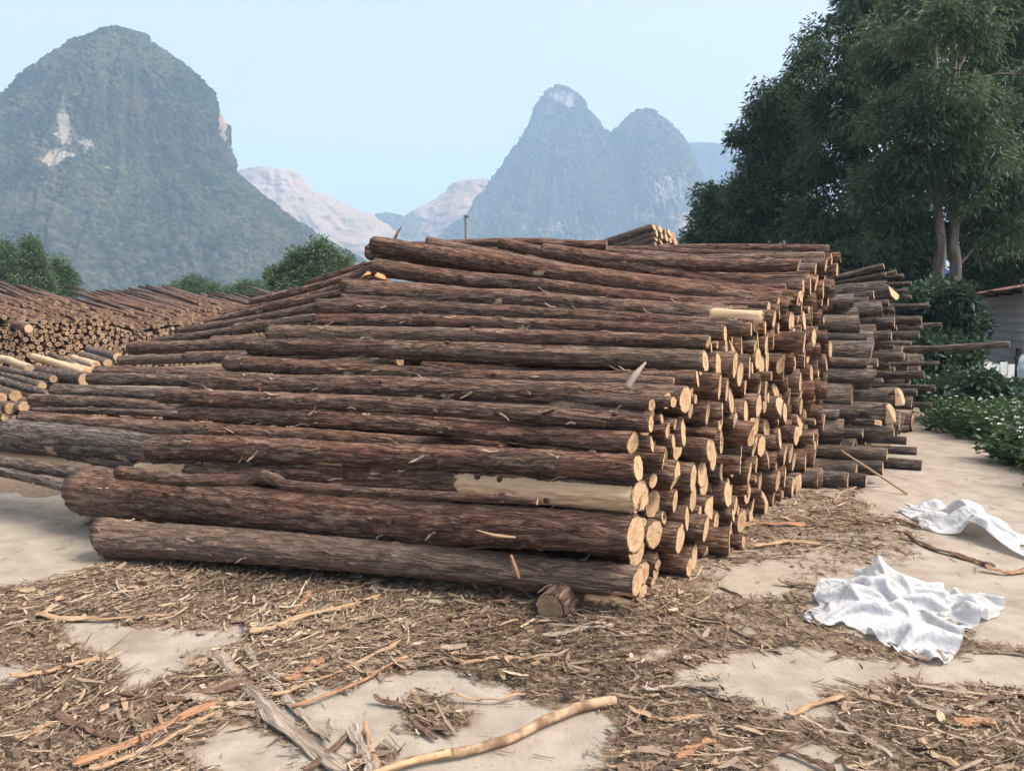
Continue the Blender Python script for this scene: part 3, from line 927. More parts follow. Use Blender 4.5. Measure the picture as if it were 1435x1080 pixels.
def dress(o, n, seed):
    g = np.random.default_rng(seed)
    body = [c for c in o.children if c.name.startswith('bark')][0]
    co = np.empty(len(body.data.vertices) * 3, np.float32); body.data.vertices.foreach_get('co', co); co = co.reshape(-1, 3)
    xm = co[:, 0].max()
    cand = np.where((co[:, 1] < .3 * co[:, 2]) & (co[:, 0] > .05) & (co[:, 0] < xm - .1))[0]
    for k in range(n):
        i = g.choice(cand)
        p = co[i]; ring = co[np.abs(co[:, 0] - p[0]) < .012]; c = ring.mean(0)
        nr = p - c; nr[0] = 0
        nr = nr / (np.linalg.norm(nr) + 1e-6)
        knot = k % 5 == 0
        me = FLAKES[-1] if knot else FLAKES[g.integers(0, 9)]
        b = link('knot' if knot else 'bark_flake', me, o)
        z = Vector(nr); a = Vector((1, 0, 0)) * (1 if g.random() < .5 else -1)
        y = z.cross(a).normalized(); x = y.cross(z)
        rot = Matrix((x, y, z)).transposed().to_4x4()
        b.matrix_local = Matrix.Translation(Vector(p) - z * (.004 if not knot else .002)) @ rot @ Matrix.Rotation(g.normal(0, .35), 4, 'Z')
for k, o in enumerate([q for q in COL.objects if q.name.startswith('log') and q.type == 'EMPTY']):
    if k < 14: dress(o, 16 if k < 9 else 9, 900 + k)
# the wall of sawn ends: circles packed under the slope of the stack
def H(t):
    return np.interp(t, [-.2, 0, .1, .9, 2.27, 3.4, 4.2, 4.75], [.84, .92, 1.04, 1.32, 1.64, 1.95, 2.20, 2.22])
def pack(tries, tmin, tmax, hfun, radii, placed, g, backfun=None):
    placed = list(placed); new = []
    T = np.array([p[0] for p in placed] or [99.0]); Hh = np.array([p[1] for p in placed] or [99.0]); RR = np.array([p[2] for p in placed] or [.01])
    for r in radii:
        for _ in range(tries):
            t = g.uniform(tmin, tmax); top = hfun(t) - r
            if top < r: continue
            h = g.uniform(r, top) if g.random() > .12 else r
            if backfun is not None and t + r > backfun(h): continue
            d = np.hypot(T - t, Hh - h) - (RR + r) * .975
            if d.min() < 0: continue
            # slide down until it touches
            while h > r and (np.hypot(T - t, Hh - h + .01) - (RR + r) * .975).min() > 0: h -= .01
            h = max(h, r)
            if backfun is not None and h < .36 and t - r < .16: continue
            T = np.append(T, t); Hh = np.append(Hh, h); RR = np.append(RR, r)
            new.append((t, h, r))
    return new
g1 = np.random.default_rng(21)
hand = [(a, b, c) for a, b, c, *_ in HAND]
back = lambda h: np.interp(h, [0, .45, .7, 2.3], [3.55, 3.65, 4.5, 4.7])
radii = [.088] * 2 + [.078] * 4 + [.069] * 9 + [.060] * 14 + [.052] * 18 + [.044] * 18 + [.036] * 14 + [.030] * 8
wall = pack(400, -.02, 4.75, H, radii, hand, g1, back)
def end_offset(t, g):
    s = KS * t - .01 - .15 * g.random() ** 1.4 + (.03 if g.random() < .5 else 0)
    if g.random() < .05: s += .10
    return s
WALL = []
for i, (t, h, r) in enumerate(wall):
    s = end_offset(t, g1)
    # a log set by hand in front of or over this one keeps it back
    for (ht, hh, hr, hs, *_r) in HAND:
        if np.hypot(t - ht, h - hh) < (r + hr) * 1.15 and g1.random() < .6: s = min(s, hs - .02 + .12 * g1.random())
    WALL.append([t, h, r, s])
def seen(t, h, s):
    # the nearer the sight line to the end plane and the lower/front, the more shows
    P = pile(t, s, h)
    return proj(P)
# how much of each end shows: test against ends nearer to the viewer
shows = []
allc = [(t, h, r, s) for t, h, r, s in WALL] + [(a, b, c, d) for a, b, c, d, *_ in HAND]
A = np.array(allc)
PP = np.array([pile(t, s, h) for t, h, r, s in allc])
QX, QY = proj(PP)
QR = A[:, 2] * F / PP[:, 1]
for i, (t, h, r, s) in enumerate(WALL):
    near = (A[:, 0] < t - .02) & (np.abs(QY - QY[i]) < QR * 1.0) & (QX > QX[i] - 2)
    shows.append((-1 if near.any() else 1) * QR[i] + 60 * (not near.any()))
order = np.argsort(-np.array(shows))
N_WALL = 250
keep = set(order[:N_WALL].tolist())
rows = {}
for i in keep:
    rows.setdefault(int(WALL[i][1] / .15), []).append(i)
ORD = ['first', 'second', 'third', 'fourth', 'fifth', 'sixth', 'seventh', 'eighth', 'ninth', 'tenth', 'eleventh', 'twelfth', 'thirteenth', 'fourteenth', 'fifteenth',
       'sixteenth', 'seventeenth', 'eighteenth', 'nineteenth', 'twentieth', 'twenty-first', 'twenty-second', 'twenty-third', 'twenty-fourth', 'twenty-fifth', 'twenty-sixth', 'twenty-seventh', 'twenty-eighth', 'twenty-ninth', 'thirtieth']
core = Pool()
rank = {}
for k, ids in rows.items():
    for j, i in enumerate(sorted(ids, key=lambda q: WALL[q][0])):
        rank[i] = (k, j)
for i, (t, h, r, s) in enumerate(WALL):
    Lg = 2.2 if t > .6 else 1.4
    yaw = g1.normal(0, R(2.6)); pit = g1.normal(0, R(1.0))
    p1 = pile(t, s, h)
    d = np.array([math.cos(AZ + yaw), -math.sin(AZ + yaw), math.sin(pit)])
    p0 = p1 - d * Lg
    if t < .5: p0 = p0 + PV * .42          # the short front ones slip in behind the long logs
    p0[2] = min(max(p0[2], r), h + .03)
    xs = np.concatenate([np.linspace(0, Lg - .7, 5), np.linspace(Lg - .6, Lg, 14)])
    tl = np.array([0, 0, g1.normal(.02, .07), g1.normal(0, .07)])
    stp = g1.uniform(.01, .03) if g1.random() < .12 else 0
    if i in keep:
        k, j = rank[i]
        size = 'thick' if r > .07 else 'thin' if r < .048 else 'middling'
        lab = '%s log, %s sawn end from the front corner, %s row up' % (size, ORD[min(j, 29)], ORD[min(k, 29)])
        put_log(p0, p1, r * g1.uniform(.95, 1.12), r, 2000 + i, lab, nseg=20, nlen=0, xs=xs, caps=(0, 1), tilt=tl, step=stp, group='sawn ends of the big stack', tone=g1.uniform(-.2, .8), knots=3, detail=1.2)
    else:
        pool_log(core, p0, p1, r, r, 2000 + i, nseg=12, nlen=0, xs=[0, Lg * .5, Lg - .2, Lg], tilt=tl, caps=(0, 1))
# hidden heart of the stack, behind the logs that show
g2 = np.random.default_rng(5)
for k in range(90):
    t = g2.uniform(1.0, 4.4); h = g2.uniform(.1, max(.15, H(t) - .38))
    p1 = pile(t, KS * t - 1.0 - g2.random(), h)
    p0 = p1 - DV * g2.uniform(2.0, 3.0); p0[2] = min(h, g2.uniform(.1, 1.1))
    pool_log(core, p0, p1, .1, .1, 3000 + k, nseg=9, nlen=3)
for k in range(40):
    h = g2.uniform(.1, .75); t = g2.uniform(.45, 1.6)
    p1 = pile(t, KS * t - 1.3, h); p0 = p1 - DV * g2.uniform(2.4, 3.2); p0[2] = h * .9
    pool_log(core, p0, p1, .09, .09, 3200 + k, nseg=9, nlen=3)
o = link('stacked_logs', core.mesh('stacked_logs', [BARK, CUT]))
o['kind'] = 'stuff'; o['label'] = 'deeper logs of the big stack seen between the front ones'

# ------------------------------------------------------------------ second stack, on the right
def z2(x, y): return 1080 + x / 2.842, 340 + y / 2.842
STACK2 = [  # sawn end x, y, thickness, left x, y (enlarged picture), label
    (340, 915, 85, 150, 905, 'thick log low in the right stack, its round end nearest'),
    (445, 900, 66, 240, 897, 'thick log beside the nearest round end of the right stack'),
    (305, 1000, 72, 190, 995, 'bottom log of the right stack under the thick one'),
    (188, 985, 80, 100, 980, 'bottom log of the right stack, leftmost by the big stack'),
    (378, 985, 60, 250, 985, 'bottom log of the right stack, rightmost of its row'),
    (600, 893, 45, 330, 885, 'log sticking far out onto the slab from the right stack'),
    (582, 833, 36, 300, 822, 'short stub sticking out above the slab log'),
    (462, 840, 60, 240, 832, 'stout log above the thick ones of the right stack'),
    (540, 790, 38, 300, 775, 'straight dark log reaching out low in the right stack'),
    (366, 762, 46, 200, 762, 'dark log with a square end low in the right stack'),
    (490, 755, 42, 250, 748, 'log behind the dark square ended one'),
    (436, 720, 28, 230, 706, 'thin dark log under the big hewn wedge'),
    (515, 612, 84, 260, 622, 'log with a hewn wedge end at mid height of the right stack'),
    (478, 682, 96, 260, 672, 'biggest log of the right stack with a hewn wedge end'),
    (582, 600, 36, 380, 600, 'stub beside the mid height wedge of the right stack'),
    (655, 575, 28, 420, 574, 'thin dark stub reaching toward the weeds'),
    (610, 525, 38, 300, 526, 'straight grey log reaching out at mid height'),
    (445, 545, 26, 220, 572, 'slightly rising thin log at mid height of the right stack'),
    (670, 478, 18, 330, 486, 'thin pole below the long pole'),
    (425, 478, 42, 200, 492, 'stout log with a bright end left of the thin pole'),
    (530, 450, 46, 230, 458, 'chipped log just under the long pole'),
    (560, 398, 18, 230, 397, 'thin pole lying above the long pole'),
    (490, 414, 16, 230, 414, 'thin pale scarred pole touching the long pole'),
    (480, 370, 46, 230, 386, 'stout log above the pair of thin poles'),
    (500, 338, 22, 230, 382, 'rising pole in the upper right stack'),
    (492, 320, 52, 230, 326, 'thick smooth log in the upper right stack'),
    (605, 338, 20, 380, 346, 'thin stub poking out of the upper right stack'),
    (680, 325, 20, 420, 334, 'farthest poking thin stub of the upper right stack'),
    (600, 310, 40, 380, 312, 'stubby dark log in the upper right stack'),
    (490, 265, 26, 230, 300, 'rising thin log under the small wedge'),
    (630, 248, 20, 400, 258, 'thin stub poking out near the top of the right stack'),
    (470, 240, 32, 230, 254, 'log under the top wedge with a torn end'),
    (386, 240, 16, 220, 268, 'thin log with a bright end near the top of the right stack'),
    (488, 187, 92, 220, 214, 'thick log with a hewn wedge end at the top of the right stack'),
    (410, 210, 40, 220, 236, 'log resting below the top wedge log'),
    (450, 94, 32, 220, 154, 'topmost rising log of the right stack'),
    (456, 122, 22, 220, 172, 'second rising log from the top of the right stack'),
    (500, 120, 15, 220, 186, 'thin stick among the rising logs of the right stack'),
    (560, 160, 18, 360, 172, 'thin stub at the upper right corner of the right stack'),
    (545, 190, 15, 360, 200, 'small stub below the upper right corner'),
    (560, 215, 14, 360, 226, 'smallest stub below the upper right corner'),
    (528, 135, 18, 340, 148, 'short stub beside the topmost rising log'),
    (590, 365, 34, 400, 368, 'dark stub in the middle of the right stack edge'),
    (640, 645, 24, 400, 645, 'thin dark stub just above the slab at the back'),
    (560, 640, 40, 380, 640, 'short log behind the biggest wedge'),
]
for i, (x, y, d, lx, ly, lab) in enumerate(STACK2):
    Rp, Lp = z2(x, y), z2(lx, ly)
    v = np.clip((Rp[1] - 375) / (690 - 375), 0, 1)
    Y = 8.9 - 1.9 * v + max(0, (Rp[0] - 1240)) * .012
    big = d / 2.842
    p1 = at(Rp[0], Rp[1], Y)
    a = R(22)
    r = ray(*Lp)
    l = (p1[0] - r[0] * p1[1]) / (math.cos(a) + r[0] * math.sin(a))
    p0 = at(Lp[0], Lp[1], p1[1] + l * math.sin(a))
    dd = (p0 - p1) / np.linalg.norm(p0 - p1)
    p0 = p1 + dd * 2.6
    rr = max(.026, .88 * big * Y / F / 2)
    p1[2] = max(p1[2], rr); p0[2] = max(p0[2], rr)
    hewn = 'wedge' in lab and 'hewn' in lab
    tl = np.array([0, 0, .45, -.25]) if hewn else np.array([0, 0, .15, 0.0])
    put_log(p0, p1, rr * 1.1, rr, 4000 + i, lab, nseg=24, nlen=50, tone=-1.15 - .45 * rng.random(), endtone=.15 if hewn else .3 + .4 * rng.random(), roll=0, tilt=tl, step=.16 if hewn else 0)  # low tone paints the stack's shade into its weathered grey bark
p1 = at(1414, 483, 8.9); p0 = at(1268, 491, 9.6); dd = (p0 - p1) / np.linalg.norm(p0 - p1)
put_log(p1 + dd * 4.3, p1, .045, .038, 4100, 'long thin pole sticking far out of the right stack toward the hut', name='pole', cat='pole', nseg=16, nlen=80, tone=-.75, endtone=.5, roll=0)
core2 = Pool()
g3 = np.random.default_rng(8)
prof2 = lambda t: np.interp(t, [4.0, 4.4, 5.2, 6.5, 8.5], [.25, .9, 1.95, 2.0, 1.2])
w2 = pack(60, 4.3, 8.5, lambda t: prof2(t) - .12, [.13] * 4 + [.10] * 8 + [.075] * 10 + [.05] * 10, [], g3)
for i, (t, h, r) in enumerate(w2):
    s = .92 + .17 * (t - 4.4) + g3.normal(0, .12)
    p1 = pile(t, s - .05, h)
    pool_log(core2, p1 - DV * 2.6, p1, r, r, 4200 + i, nseg=12, nlen=4, tone=g3.uniform(-1.6, -1.0), caps=(0, 1), endtone=g3.uniform(.3, 1.1))  # same painted shade in the bark of the deeper logs
o = link('stacked_logs', core2.mesh('stacked_logs', [BARK, CUT]))
o['kind'] = 'stuff'; o['label'] = 'deeper logs of the right stack'

# ------------------------------------------------------------------ stack peeping over the crest, post and twig behind
core3 = Pool()
base3 = at(925, 330, 15.0)
for i in range(26):
    row, colm = divmod(i, 5)
    e = at(918 + 6.5 * colm + (row % 2) * 3 + rng.normal(0, 1.2), 318 + row * 8.5 + colm * 3.2 + rng.normal(0, 1), 15.0 + colm * .22)
    d = np.array([-.80, .55, -.24]); d /= np.linalg.norm(d)
    r = rng.uniform(.06, .085)
    if row < 4:
        put_log(e + d * 3.2, e, r, r * 1.05, 4300 + i, '%s log, %s row down, of the small stack peeping over the crest' % (['leftmost', 'second', 'third', 'fourth', 'rightmost'][colm], ORD[row]),
                nseg=14, nlen=12, tone=rng.uniform(-.9, -.3), endtone=.35, group='stack behind the crest')
for k in range(120):
    e = np.array([rng.uniform(2.2, 4.4), rng.uniform(15.2, 17.5), rng.uniform(.1, 2.35)])
    d = np.array([-.80, .55, -.1 if e[2] > .6 else 0]); d /= np.linalg.norm(d)
    q = e + d * 3.2; q[2] = max(q[2], .1)
    pool_log(core3, q, e, .1, .1, 4400 + k, nseg=9, nlen=3)
o = link('stacked_logs', core3.mesh('stacked_logs', [BARK, CUT]))
o['kind'] = 'stuff'; o['label'] = 'body of the stack behind the crest'
STEEL = mat_plain('weathered_steel', (.10, .11, .12), (.20, .21, .22), 30, .6)
q = at(654, 303, 17); po = empty('steel_post', (q[0], q[1], 0), 'upright grey post standing behind the crest of the big stack', 'post')
v, f = tube([(q[0], q[1], 0), (q[0], q[1], 1.5), (q[0], q[1], q[2])], .05, 12)
child('shaft', v, f, STEEL, po)
v, f = tube([(q[0], q[1], q[2] - .02), (q[0], q[1], q[2] + .015)], .056, 12)
child('cap', v, f, STEEL, po)
WOODD = mat_plain('weathered_wood', (.10, .075, .055), (.24, .185, .14), 30, .9, .5, .006, (1, 1, 1))
def stick(name, ctrl, radii, label, cat, mat=None, n=14, nseg=8, rough=.004, group=None):
    pts = smooth_path(ctrl, n)
    rr = np.interp(np.linspace(0, 1, n), np.linspace(0, 1, len(radii)), radii)
    v, f = tube(pts, rr, nseg, int(abs(ctrl[0][0]) * 1000) % 999, rough)
    c = pts[0].copy()
    o = link(name, make_mesh(name, v - c, f, [mat or WOODD], True), None, Matrix.Translation(c))
    return tag(o, label, cat, group)
stick('twig', [at(553, 337, 8.3), at(557, 326, 8.3), at(563, 318, 8.32)], [.02, .016, .006], 'dark twig poking up behind the crest by the highest log', 'twig', n=8)

# ------------------------------------------------------------------ long stack far left
FD = np.array([-.80, .60, 0.0]); FD /= np.linalg.norm(FD)       # logs run away to the left
FP = np.array([.60, .80, 0.0]); FP /= np.linalg.norm(FP)        # the face recedes to the right
F0 = np.array([-13.3, 20.0, 0])
far = Pool()
g4 = np.random.default_rng(31)
hf = lambda t: 1.30 + .14 * math.sin(t * 1.1) + .08 * math.sin(t * 2.7 + 1)
fw = pack(170, -3.2, 14.0, hf, [.085] * 2 + [.07] * 6 + [.06] * 14 + [.05] * 24 + [.04] * 24, [], g4)
for i, (t, h, r) in enumerate(fw):
    e = F0 + FP * t + FD * g4.uniform(-.06, .10) + np.array([0, 0, h])
    pool_log(far, e + FD * 1.0, e, r, r, 5000 + i, nseg=10, nlen=2, caps=(0, 1), tone=g4.uniform(-.2, .5), endtone=g4.uniform(.55, 1.1))
tops = []
t = -3.2
while t < 14.2:
    for lay in range(5):
        set_back = lay * g4.uniform(.30, .62) + g4.uniform(-.05, .3)
        r = g4.uniform(.04, .075)
        pit = R(g4.normal(8.3, 1.6)); yaw = g4.normal(0, R(3.5))
        h = hf(t) + .03 + lay * .075 + g4.uniform(-.04, .06) + set_back * math.tan(R(7)) * .8
        d = np.array([FD[0] * math.cos(yaw) - FD[1] * math.sin(yaw), FD[0] * math.sin(yaw) + FD[1] * math.cos(yaw), math.tan(pit)]); d /= np.linalg.norm(d)
        e = F0 + FP * t + FD * set_back + np.array([0, 0, h])
        tops.append((e + d * g4.uniform(3.2, 4.0), e, r))
    t += .10
for i, (a, b, r) in enumerate(tops):
    pool_log(far, a, b, r * .8, r, 6000 + i, nseg=10, nlen=4, tone=g4.uniform(-.3, .5), endtone=g4.uniform(.6, 1.1), caps=(1, 1))
o = link('stacked_logs', far.mesh('stacked_logs', [BARK, CUT]))
o['kind'] = 'stuff'; o['label'] = 'long stack of slender logs with round sawn ends at far left'
# one log that sticks out of it
e = at(36, 459, 20.0)
put_log(e + np.array([-2.9, 2.0, .55]), e + np.array([.15, -.12, -.03]), .10, .115, 5990, 'log sticking out of the far left stack with a bright round end', nseg=18, nlen=16, tone=.0, endtone=-.3)
# grey logs lying crosswise behind it
for i, (x0, y0, x1, y1) in enumerate([(262, 420, 338, 438), (282, 413, 345, 437), (300, 424, 352, 440), (315, 417, 362, 434), (325, 414, 372, 432), (290, 428, 340, 444), (270, 428, 330, 446)]):
    a, b = at(x0, y0, 33 - i * .2), at(x1, y1, 30.4 - i * .2)
    put_log(a, b, .10, .12, 6400 + i, '%s of the bleached grey logs lying behind the left slope' % ORD[i], nseg=12, nlen=10, tone=-1.0, endtone=.6, group='bleached grey logs')
g5 = Pool()
for i in range(60):
    b = np.array([g4.uniform(-11, -8.5), g4.uniform(30.5, 33), g4.uniform(.1, 1.35)])
    pool_log(g5, b + np.array([-2.2, 2.0, .25]), b, .11, .11, 6500 + i, nseg=9, nlen=3, tone=-.9)
o = link('stacked_logs', g5.mesh('stacked_logs', [BARK, CUT]))
o['kind'] = 'stuff'; o['label'] = 'deeper bleached grey logs behind the left slope'

# ------------------------------------------------------------------ pale logs at the left edge
PALE = [  # left x,y, right x,y, thickness, peeled, label
    (-150, 520, 22, 555, 16, 0, 'upper log of the small left stack with a round sawn end'),
    (-160, 540, 13, 572, 17, 0, 'largest round end of the small left stack'),
    (-150, 548, 34, 571, 15, 0, 'round sawn end nearest the big stack in the small left stack'),
    (-160, 545, 0, 558, 16, 0, 'round end cut by the picture edge, upper'),
    (-160, 565, -2, 575, 16, 0, 'round end cut by the picture edge, middle'),
    (-170, 575, 9, 586, 14, 0, 'small round end below the largest one'),
    (-160, 575, 23, 586, 12, 0, 'small round end low in the small left stack'),
    (-170, 600, 1, 597, 17, 0, 'round end cut by the picture edge, lowest'),
    (-160, 590, 14, 600, 14, 0, 'dark end at the foot of the small left stack'),
    (-90, 505, 70, 554, 12, 0, 'tan log sloping to the left flank with a yellow end'),
    (-60, 510, 60, 540, 11, 0, 'tan log above the one with a yellow end'),
    (-80, 500, 75, 532, 11, 0, 'thin tan log in the pale heap'),
    (0, 502, 42, 516, 13, 1, 'short white peeled log at the left edge'),
    (42, 518, 122, 532, 20, 0, 'stout brown log lying among the peeled ones'),
    (45, 500, 118, 522, 13, 1, 'peeled cream log behind the stout brown one'),
    (60, 503, 128, 520, 10, 1, 'thin peeled cream pole'),
    (102, 502, 135, 512, 13, 1, 'short cream peeled log near the far stack'),
    (70, 498, 138, 522, 8, 0, 'thin brown pole among the peeled ones'),
    (124, 490, 165, 500, 12, 0, 'grey log pointing at the far stack'),
    (112, 497, 150, 508, 12, 0, 'short grey log beside the one pointing at the far stack'),
]
PEELED = lambda X, T: np.ones(X.shape)
for i, (x0, y0, x1, y1, d, pe, lab) in enumerate(PALE):
    Y = 8.0 + max(0, (560 - y1)) * .055
    b = at(x1, y1, Y)
    a = at(x0, y0, Y + 2.0 + .004 * abs(x0))
    L_ = np.linalg.norm(a - b)
    r = d * Y / F / 2
    a[2] = max(a[2], r); b[2] = max(b[2], r)
    put_log(a, b, r * 1.05, r, 6600 + i, lab, nseg=20, nlen=24, tone=-.6, endtone=.45, peel=PEELED if pe else (lambda X, T: np.full(X.shape, .36)), knots=2)
g6 = Pool()
for i in range(70):
    b = np.array([g4.uniform(-7.2, -4.2), g4.uniform(8.2, 11), g4.uniform(.08, .55)])
    pool_log(g6, b + np.array([-2.6, 1.6, 0]), b, .08, .085, 6700 + i, nseg=10, nlen=3, tone=-.3, endtone=.5)
o = link('stacked_logs', g6.mesh('stacked_logs', [BARK, CUT]))
o['kind'] = 'stuff'; o['label'] = 'logs underneath the pale heap at left'

# ------------------------------------------------------------------ trees
LEAF_DARK = mat_leaf('eucalypt_leaves', (.030, .062, .038), (.082, .142, .078), (.20, .26, .13), .35)
LEAF_FAR = mat_leaf('far_leaves', (.040, .078, .032), (.090, .155, .062), (.19, .27, .11), .35)
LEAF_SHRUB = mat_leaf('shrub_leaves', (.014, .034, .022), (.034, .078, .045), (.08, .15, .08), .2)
TRUNK = mat_plain('eucalypt_bark', (.10, .082, .066), (.24, .205, .17), 3.0, .9, .5, .03, (3, 3, .6))
def leaves(pos, dirs, length, width, g):
    n = len(pos)
    d = dirs / np.linalg.norm(dirs, axis=1)[:, None]
    rnd = g.normal(size=(n, 3))
    sd = np.cross(d, rnd); sd /= np.linalg.norm(sd, axis=1)[:, None] + 1e-9
    L = (length * g.uniform(.6, 1.35, n))[:, None]; W = (width * g.uniform(.7, 1.3, n))[:, None]
    nrm = np.cross(sd, d)
    a = pos; b = pos + d * L * .45 + sd * W * .5 + nrm * W * .15; c = pos + d * L - np.array([0, 0, 1]) * L * .12; e = pos + d * L * .45 - sd * W * .5 + nrm * W * .15
    V = np.stack([a, b, c, e], 1).reshape(-1, 3)
    f = np.arange(n * 4).reshape(-1, 4)
    return V, f
def crown_arrays(lobes, nclump, nleaf, cr, ll, lw, g, droop=.8):
    """lobes: list of (centre, radii)"""
    vol = np.array([np.prod(r) ** .75 for c, r in lobes]); vol /= vol.sum()
    P, D, T = [], [], []
    for li, (c, r) in enumerate(lobes):
        k = max(3, int(nclump * vol[li]))
        u = g.normal(size=(k, 3)); u /= np.linalg.norm(u, axis=1)[:, None]
        rad = g.uniform(.25, 1.0, k) ** .5 * (1 + .12 * g.normal(size=k))
        ctr = c + u * rad[:, None] * r
        for q in range(k):
            m = int(nleaf * g.uniform(.5, 1.5))
            size = cr * g.uniform(.55, 1.35)
            w = g.normal(size=(m, 3)); w /= np.linalg.norm(w, axis=1)[:, None]
            w = w * (g.random(m) ** .45)[:, None] * size * np.array([1, 1, .75])
            P.append(ctr[q] + w)
            D.append(w / size * .9 + u[q] * .4 + np.array([0, 0, -droop * .55]) + g.normal(size=(m, 3)) * .65)
            T.append(np.clip(.40 + g.normal(0, .16) + .12 * g.normal(size=m), 0, 1))
    P = np.vstack(P); D = np.vstack(D); T = np.concatenate(T)
    V, f = leaves(P, D, ll, lw, g)
    return V, f, np.repeat(T, 4)
def tree(name, label, base, trunks, lobes, nclump, nleaf, cr, ll, lw, seed, mat, limbs=8, group=None, cat='tree', droop=.8):
    g = np.random.default_rng(seed)
    o = empty(name, tuple(base), label, cat, group)
    tops = []
    for ctrl, r0, r1 in trunks:
        pts = smooth_path(ctrl, 24)
        pts[1:-1, :2] += .03 * g.normal(size=(22, 2))
        v, f = tube(pts, np.linspace(r0, r1, 24), 12, seed, .012)
        child('trunk', v, f, TRUNK, o)
        tops.append(pts)
    for k in range(limbs):
        c, r = lobes[k % len(lobes)]
        tr = tops[k % len(tops)]
        i = int(np.clip(np.argmin(np.linalg.norm(tr - (c - np.array([0, 0, .25 * np.linalg.norm(c - tr[len(tr) // 2])])), axis=1)), 4, 22))
        e = c + g.normal(size=3) * r * .4
        midp = (tr[i] + e) / 2 + np.array([0, 0, .12 * np.linalg.norm(e - tr[i])])
        ctrl = [tr[i], midp, e]
        v, f = tube(smooth_path(ctrl, 9), np.linspace(max(.025, trunks[0][1] * .33), .012, 9), 6, k, .006)
        child('limb', v, f, TRUNK, o)
    V, f, T = crown_arrays(lobes, nclump, nleaf, cr, ll, lw, g, droop)
    child('crown', V, [f], mat, o, False, {'tone': T})
    return o
def lob(Y, spec, dep=.9):
    k = []
    for s_ in spec:
        cx, cy, rx, ry = s_[:4]; y = Y + (s_[4] if len(s_) > 4 else 0)
        c = at(cx, cy, y)
        k.append((c, np.array([rx * y / F, rx * y / F * dep, ry * y / F])))
    return k
def up(px, Y, ys):
    """a trunk through picture points at distance Y"""
    b = at(px[0], 500, Y); b[2] = -.05
    return [b] + [at(p, y, Y) for p, y in zip(px, ys)]
YA = 18.0
tree('eucalyptus_tree', 'tall eucalyptus with twin pale trunks rising behind the hut shrubs', at(1328, 536, YA) * [1, 1, 0],
     [(up((1319, 1319, 1316, 1312, 1308, 1306), YA, (470, 400, 260, 120, 40, -60)), .125, .05),
      (up((1338, 1339, 1336, 1334, 1338, 1342), YA + .15, (470, 400, 260, 120, 60, -50)), .15, .05),
      (up((1336, 1337, 1337, 1345, 1395), YA + .2, (470, 300, 120, 85, 10)), .10, .035),
      (up((1310, 1310, 1309), YA + .6, (470, 400, 330)), .10, .07)],
     lob(YA, [(1300, 40, 40, 30, -1.4), (1368, 30, 34, 30, -1.3), (1325, 140, 62, 40, -1.2), (1270, 165, 50, 42, -.3), (1380, 165, 52, 42, .2), (1300, 215, 40, 30, -.8), (1400, 250, 58, 48, .5), (1262, 262, 50, 44, .4), (1370, 215, 40, 34, -.6),
              (1300, 320, 30, 26, .9), (1385, 330, 50, 34, 1.0), (1255, 335, 42, 34, .8), (1330, 10, 95, 34, 1.6), (1400, 80, 55, 50, 1.0), (1255, 80, 48, 50, .9), (1360, 270, 26, 26, -.5)]),
     460, 120, .42, .17, .046, 61, LEAF_DARK, 14)
YB = 23.0
tree('eucalyptus_tree', 'broad dark eucalyptus left of the twin trunked one', at(1215, 500, YB) * [1, 1, 0],
     [(up((1215, 1215, 1212, 1200), YB, (440, 300, 150, 0)), .22, .06), (up((1255, 1256, 1258), YB + .4, (440, 380, 250)), .16, .08)],
     lob(YB, [(1205, 50, 58, 58), (1170, 90, 42, 48, -.6), (1245, 20, 60, 60, .6), (1190, 150, 62, 50, -.5), (1240, 130, 60, 55, .8), (1160, 215, 56, 50), (1225, 215, 58, 52, -.4), (1180, 285, 60, 46, -.6),
              (1240, 300, 56, 48, .3), (1150, 320, 50, 40, .2), (1215, 345, 60, 36, .6), (1290, 250, 50, 60, 1.5), (1290, 80, 60, 70, 1.8), (1230, -40, 60, 50)]),
     460, 120, .46, .20, .055, 62, LEAF_DARK, 10)
YC = 25.5
tree('eucalyptus_tree', 'slim dark tree with an open ragged top above the right crest', at(1085, 500, YC) * [1, 1, 0],
     [(up((1085, 1085, 1080, 1074), YC, (440, 300, 200, 125)), .18, .04)],
     lob(YC, [(1070, 135, 22, 26), (1085, 165, 28, 30), (1060, 195, 26, 26), (1090, 215, 38, 34), (1050, 250, 28, 28), (1085, 270, 46, 36), (1045, 300, 34, 34), (1100, 315, 44, 34), (1122, 110, 20, 30, .4), (1130, 160, 30, 36, .5), (1128, 225, 34, 40, .6), (1125, 80, 14, 22, .4)]),
     330, 110, .46, .20, .055, 63, LEAF_DARK, 8)
tree('broadleaf_tree', 'low rounded dark tree leftmost of the right grove', at(1005, 480, 26.5) * [1, 1, 0],
     [(up((1008, 1008, 1006), 26.5, (440, 360, 300)), .13, .05)],
     lob(26.5, [(1005, 285, 30, 22), (990, 308, 24, 22), (1020, 312, 28, 24), (1005, 335, 40, 18), (1040, 290, 22, 30), (985, 332, 18, 12), (1045, 340, 34, 24)]),
     170, 120, .42, .18, .055, 64, LEAF_DARK, 5, droop=.3)
tree('eucalyptus_tree', 'eucalyptus crown filling the right picture edge', at(1452, 500, 21) * [1, 1, 0],
     [(up((1452, 1450, 1448, 1450), 21.0, (440, 300, 150, 0)), .2, .07)],
     lob(21.0, [(1430, 30, 50, 60), (1455, 110, 50, 50), (1425, 180, 45, 45), (1460, 230, 45, 45), (1430, 290, 42, 36), (1470, 310, 45, 40), (1415, 335, 35, 26, .8), (1480, 20, 60, 60)]),
     250, 110, .46, .18, .050, 65, LEAF_DARK, 6)
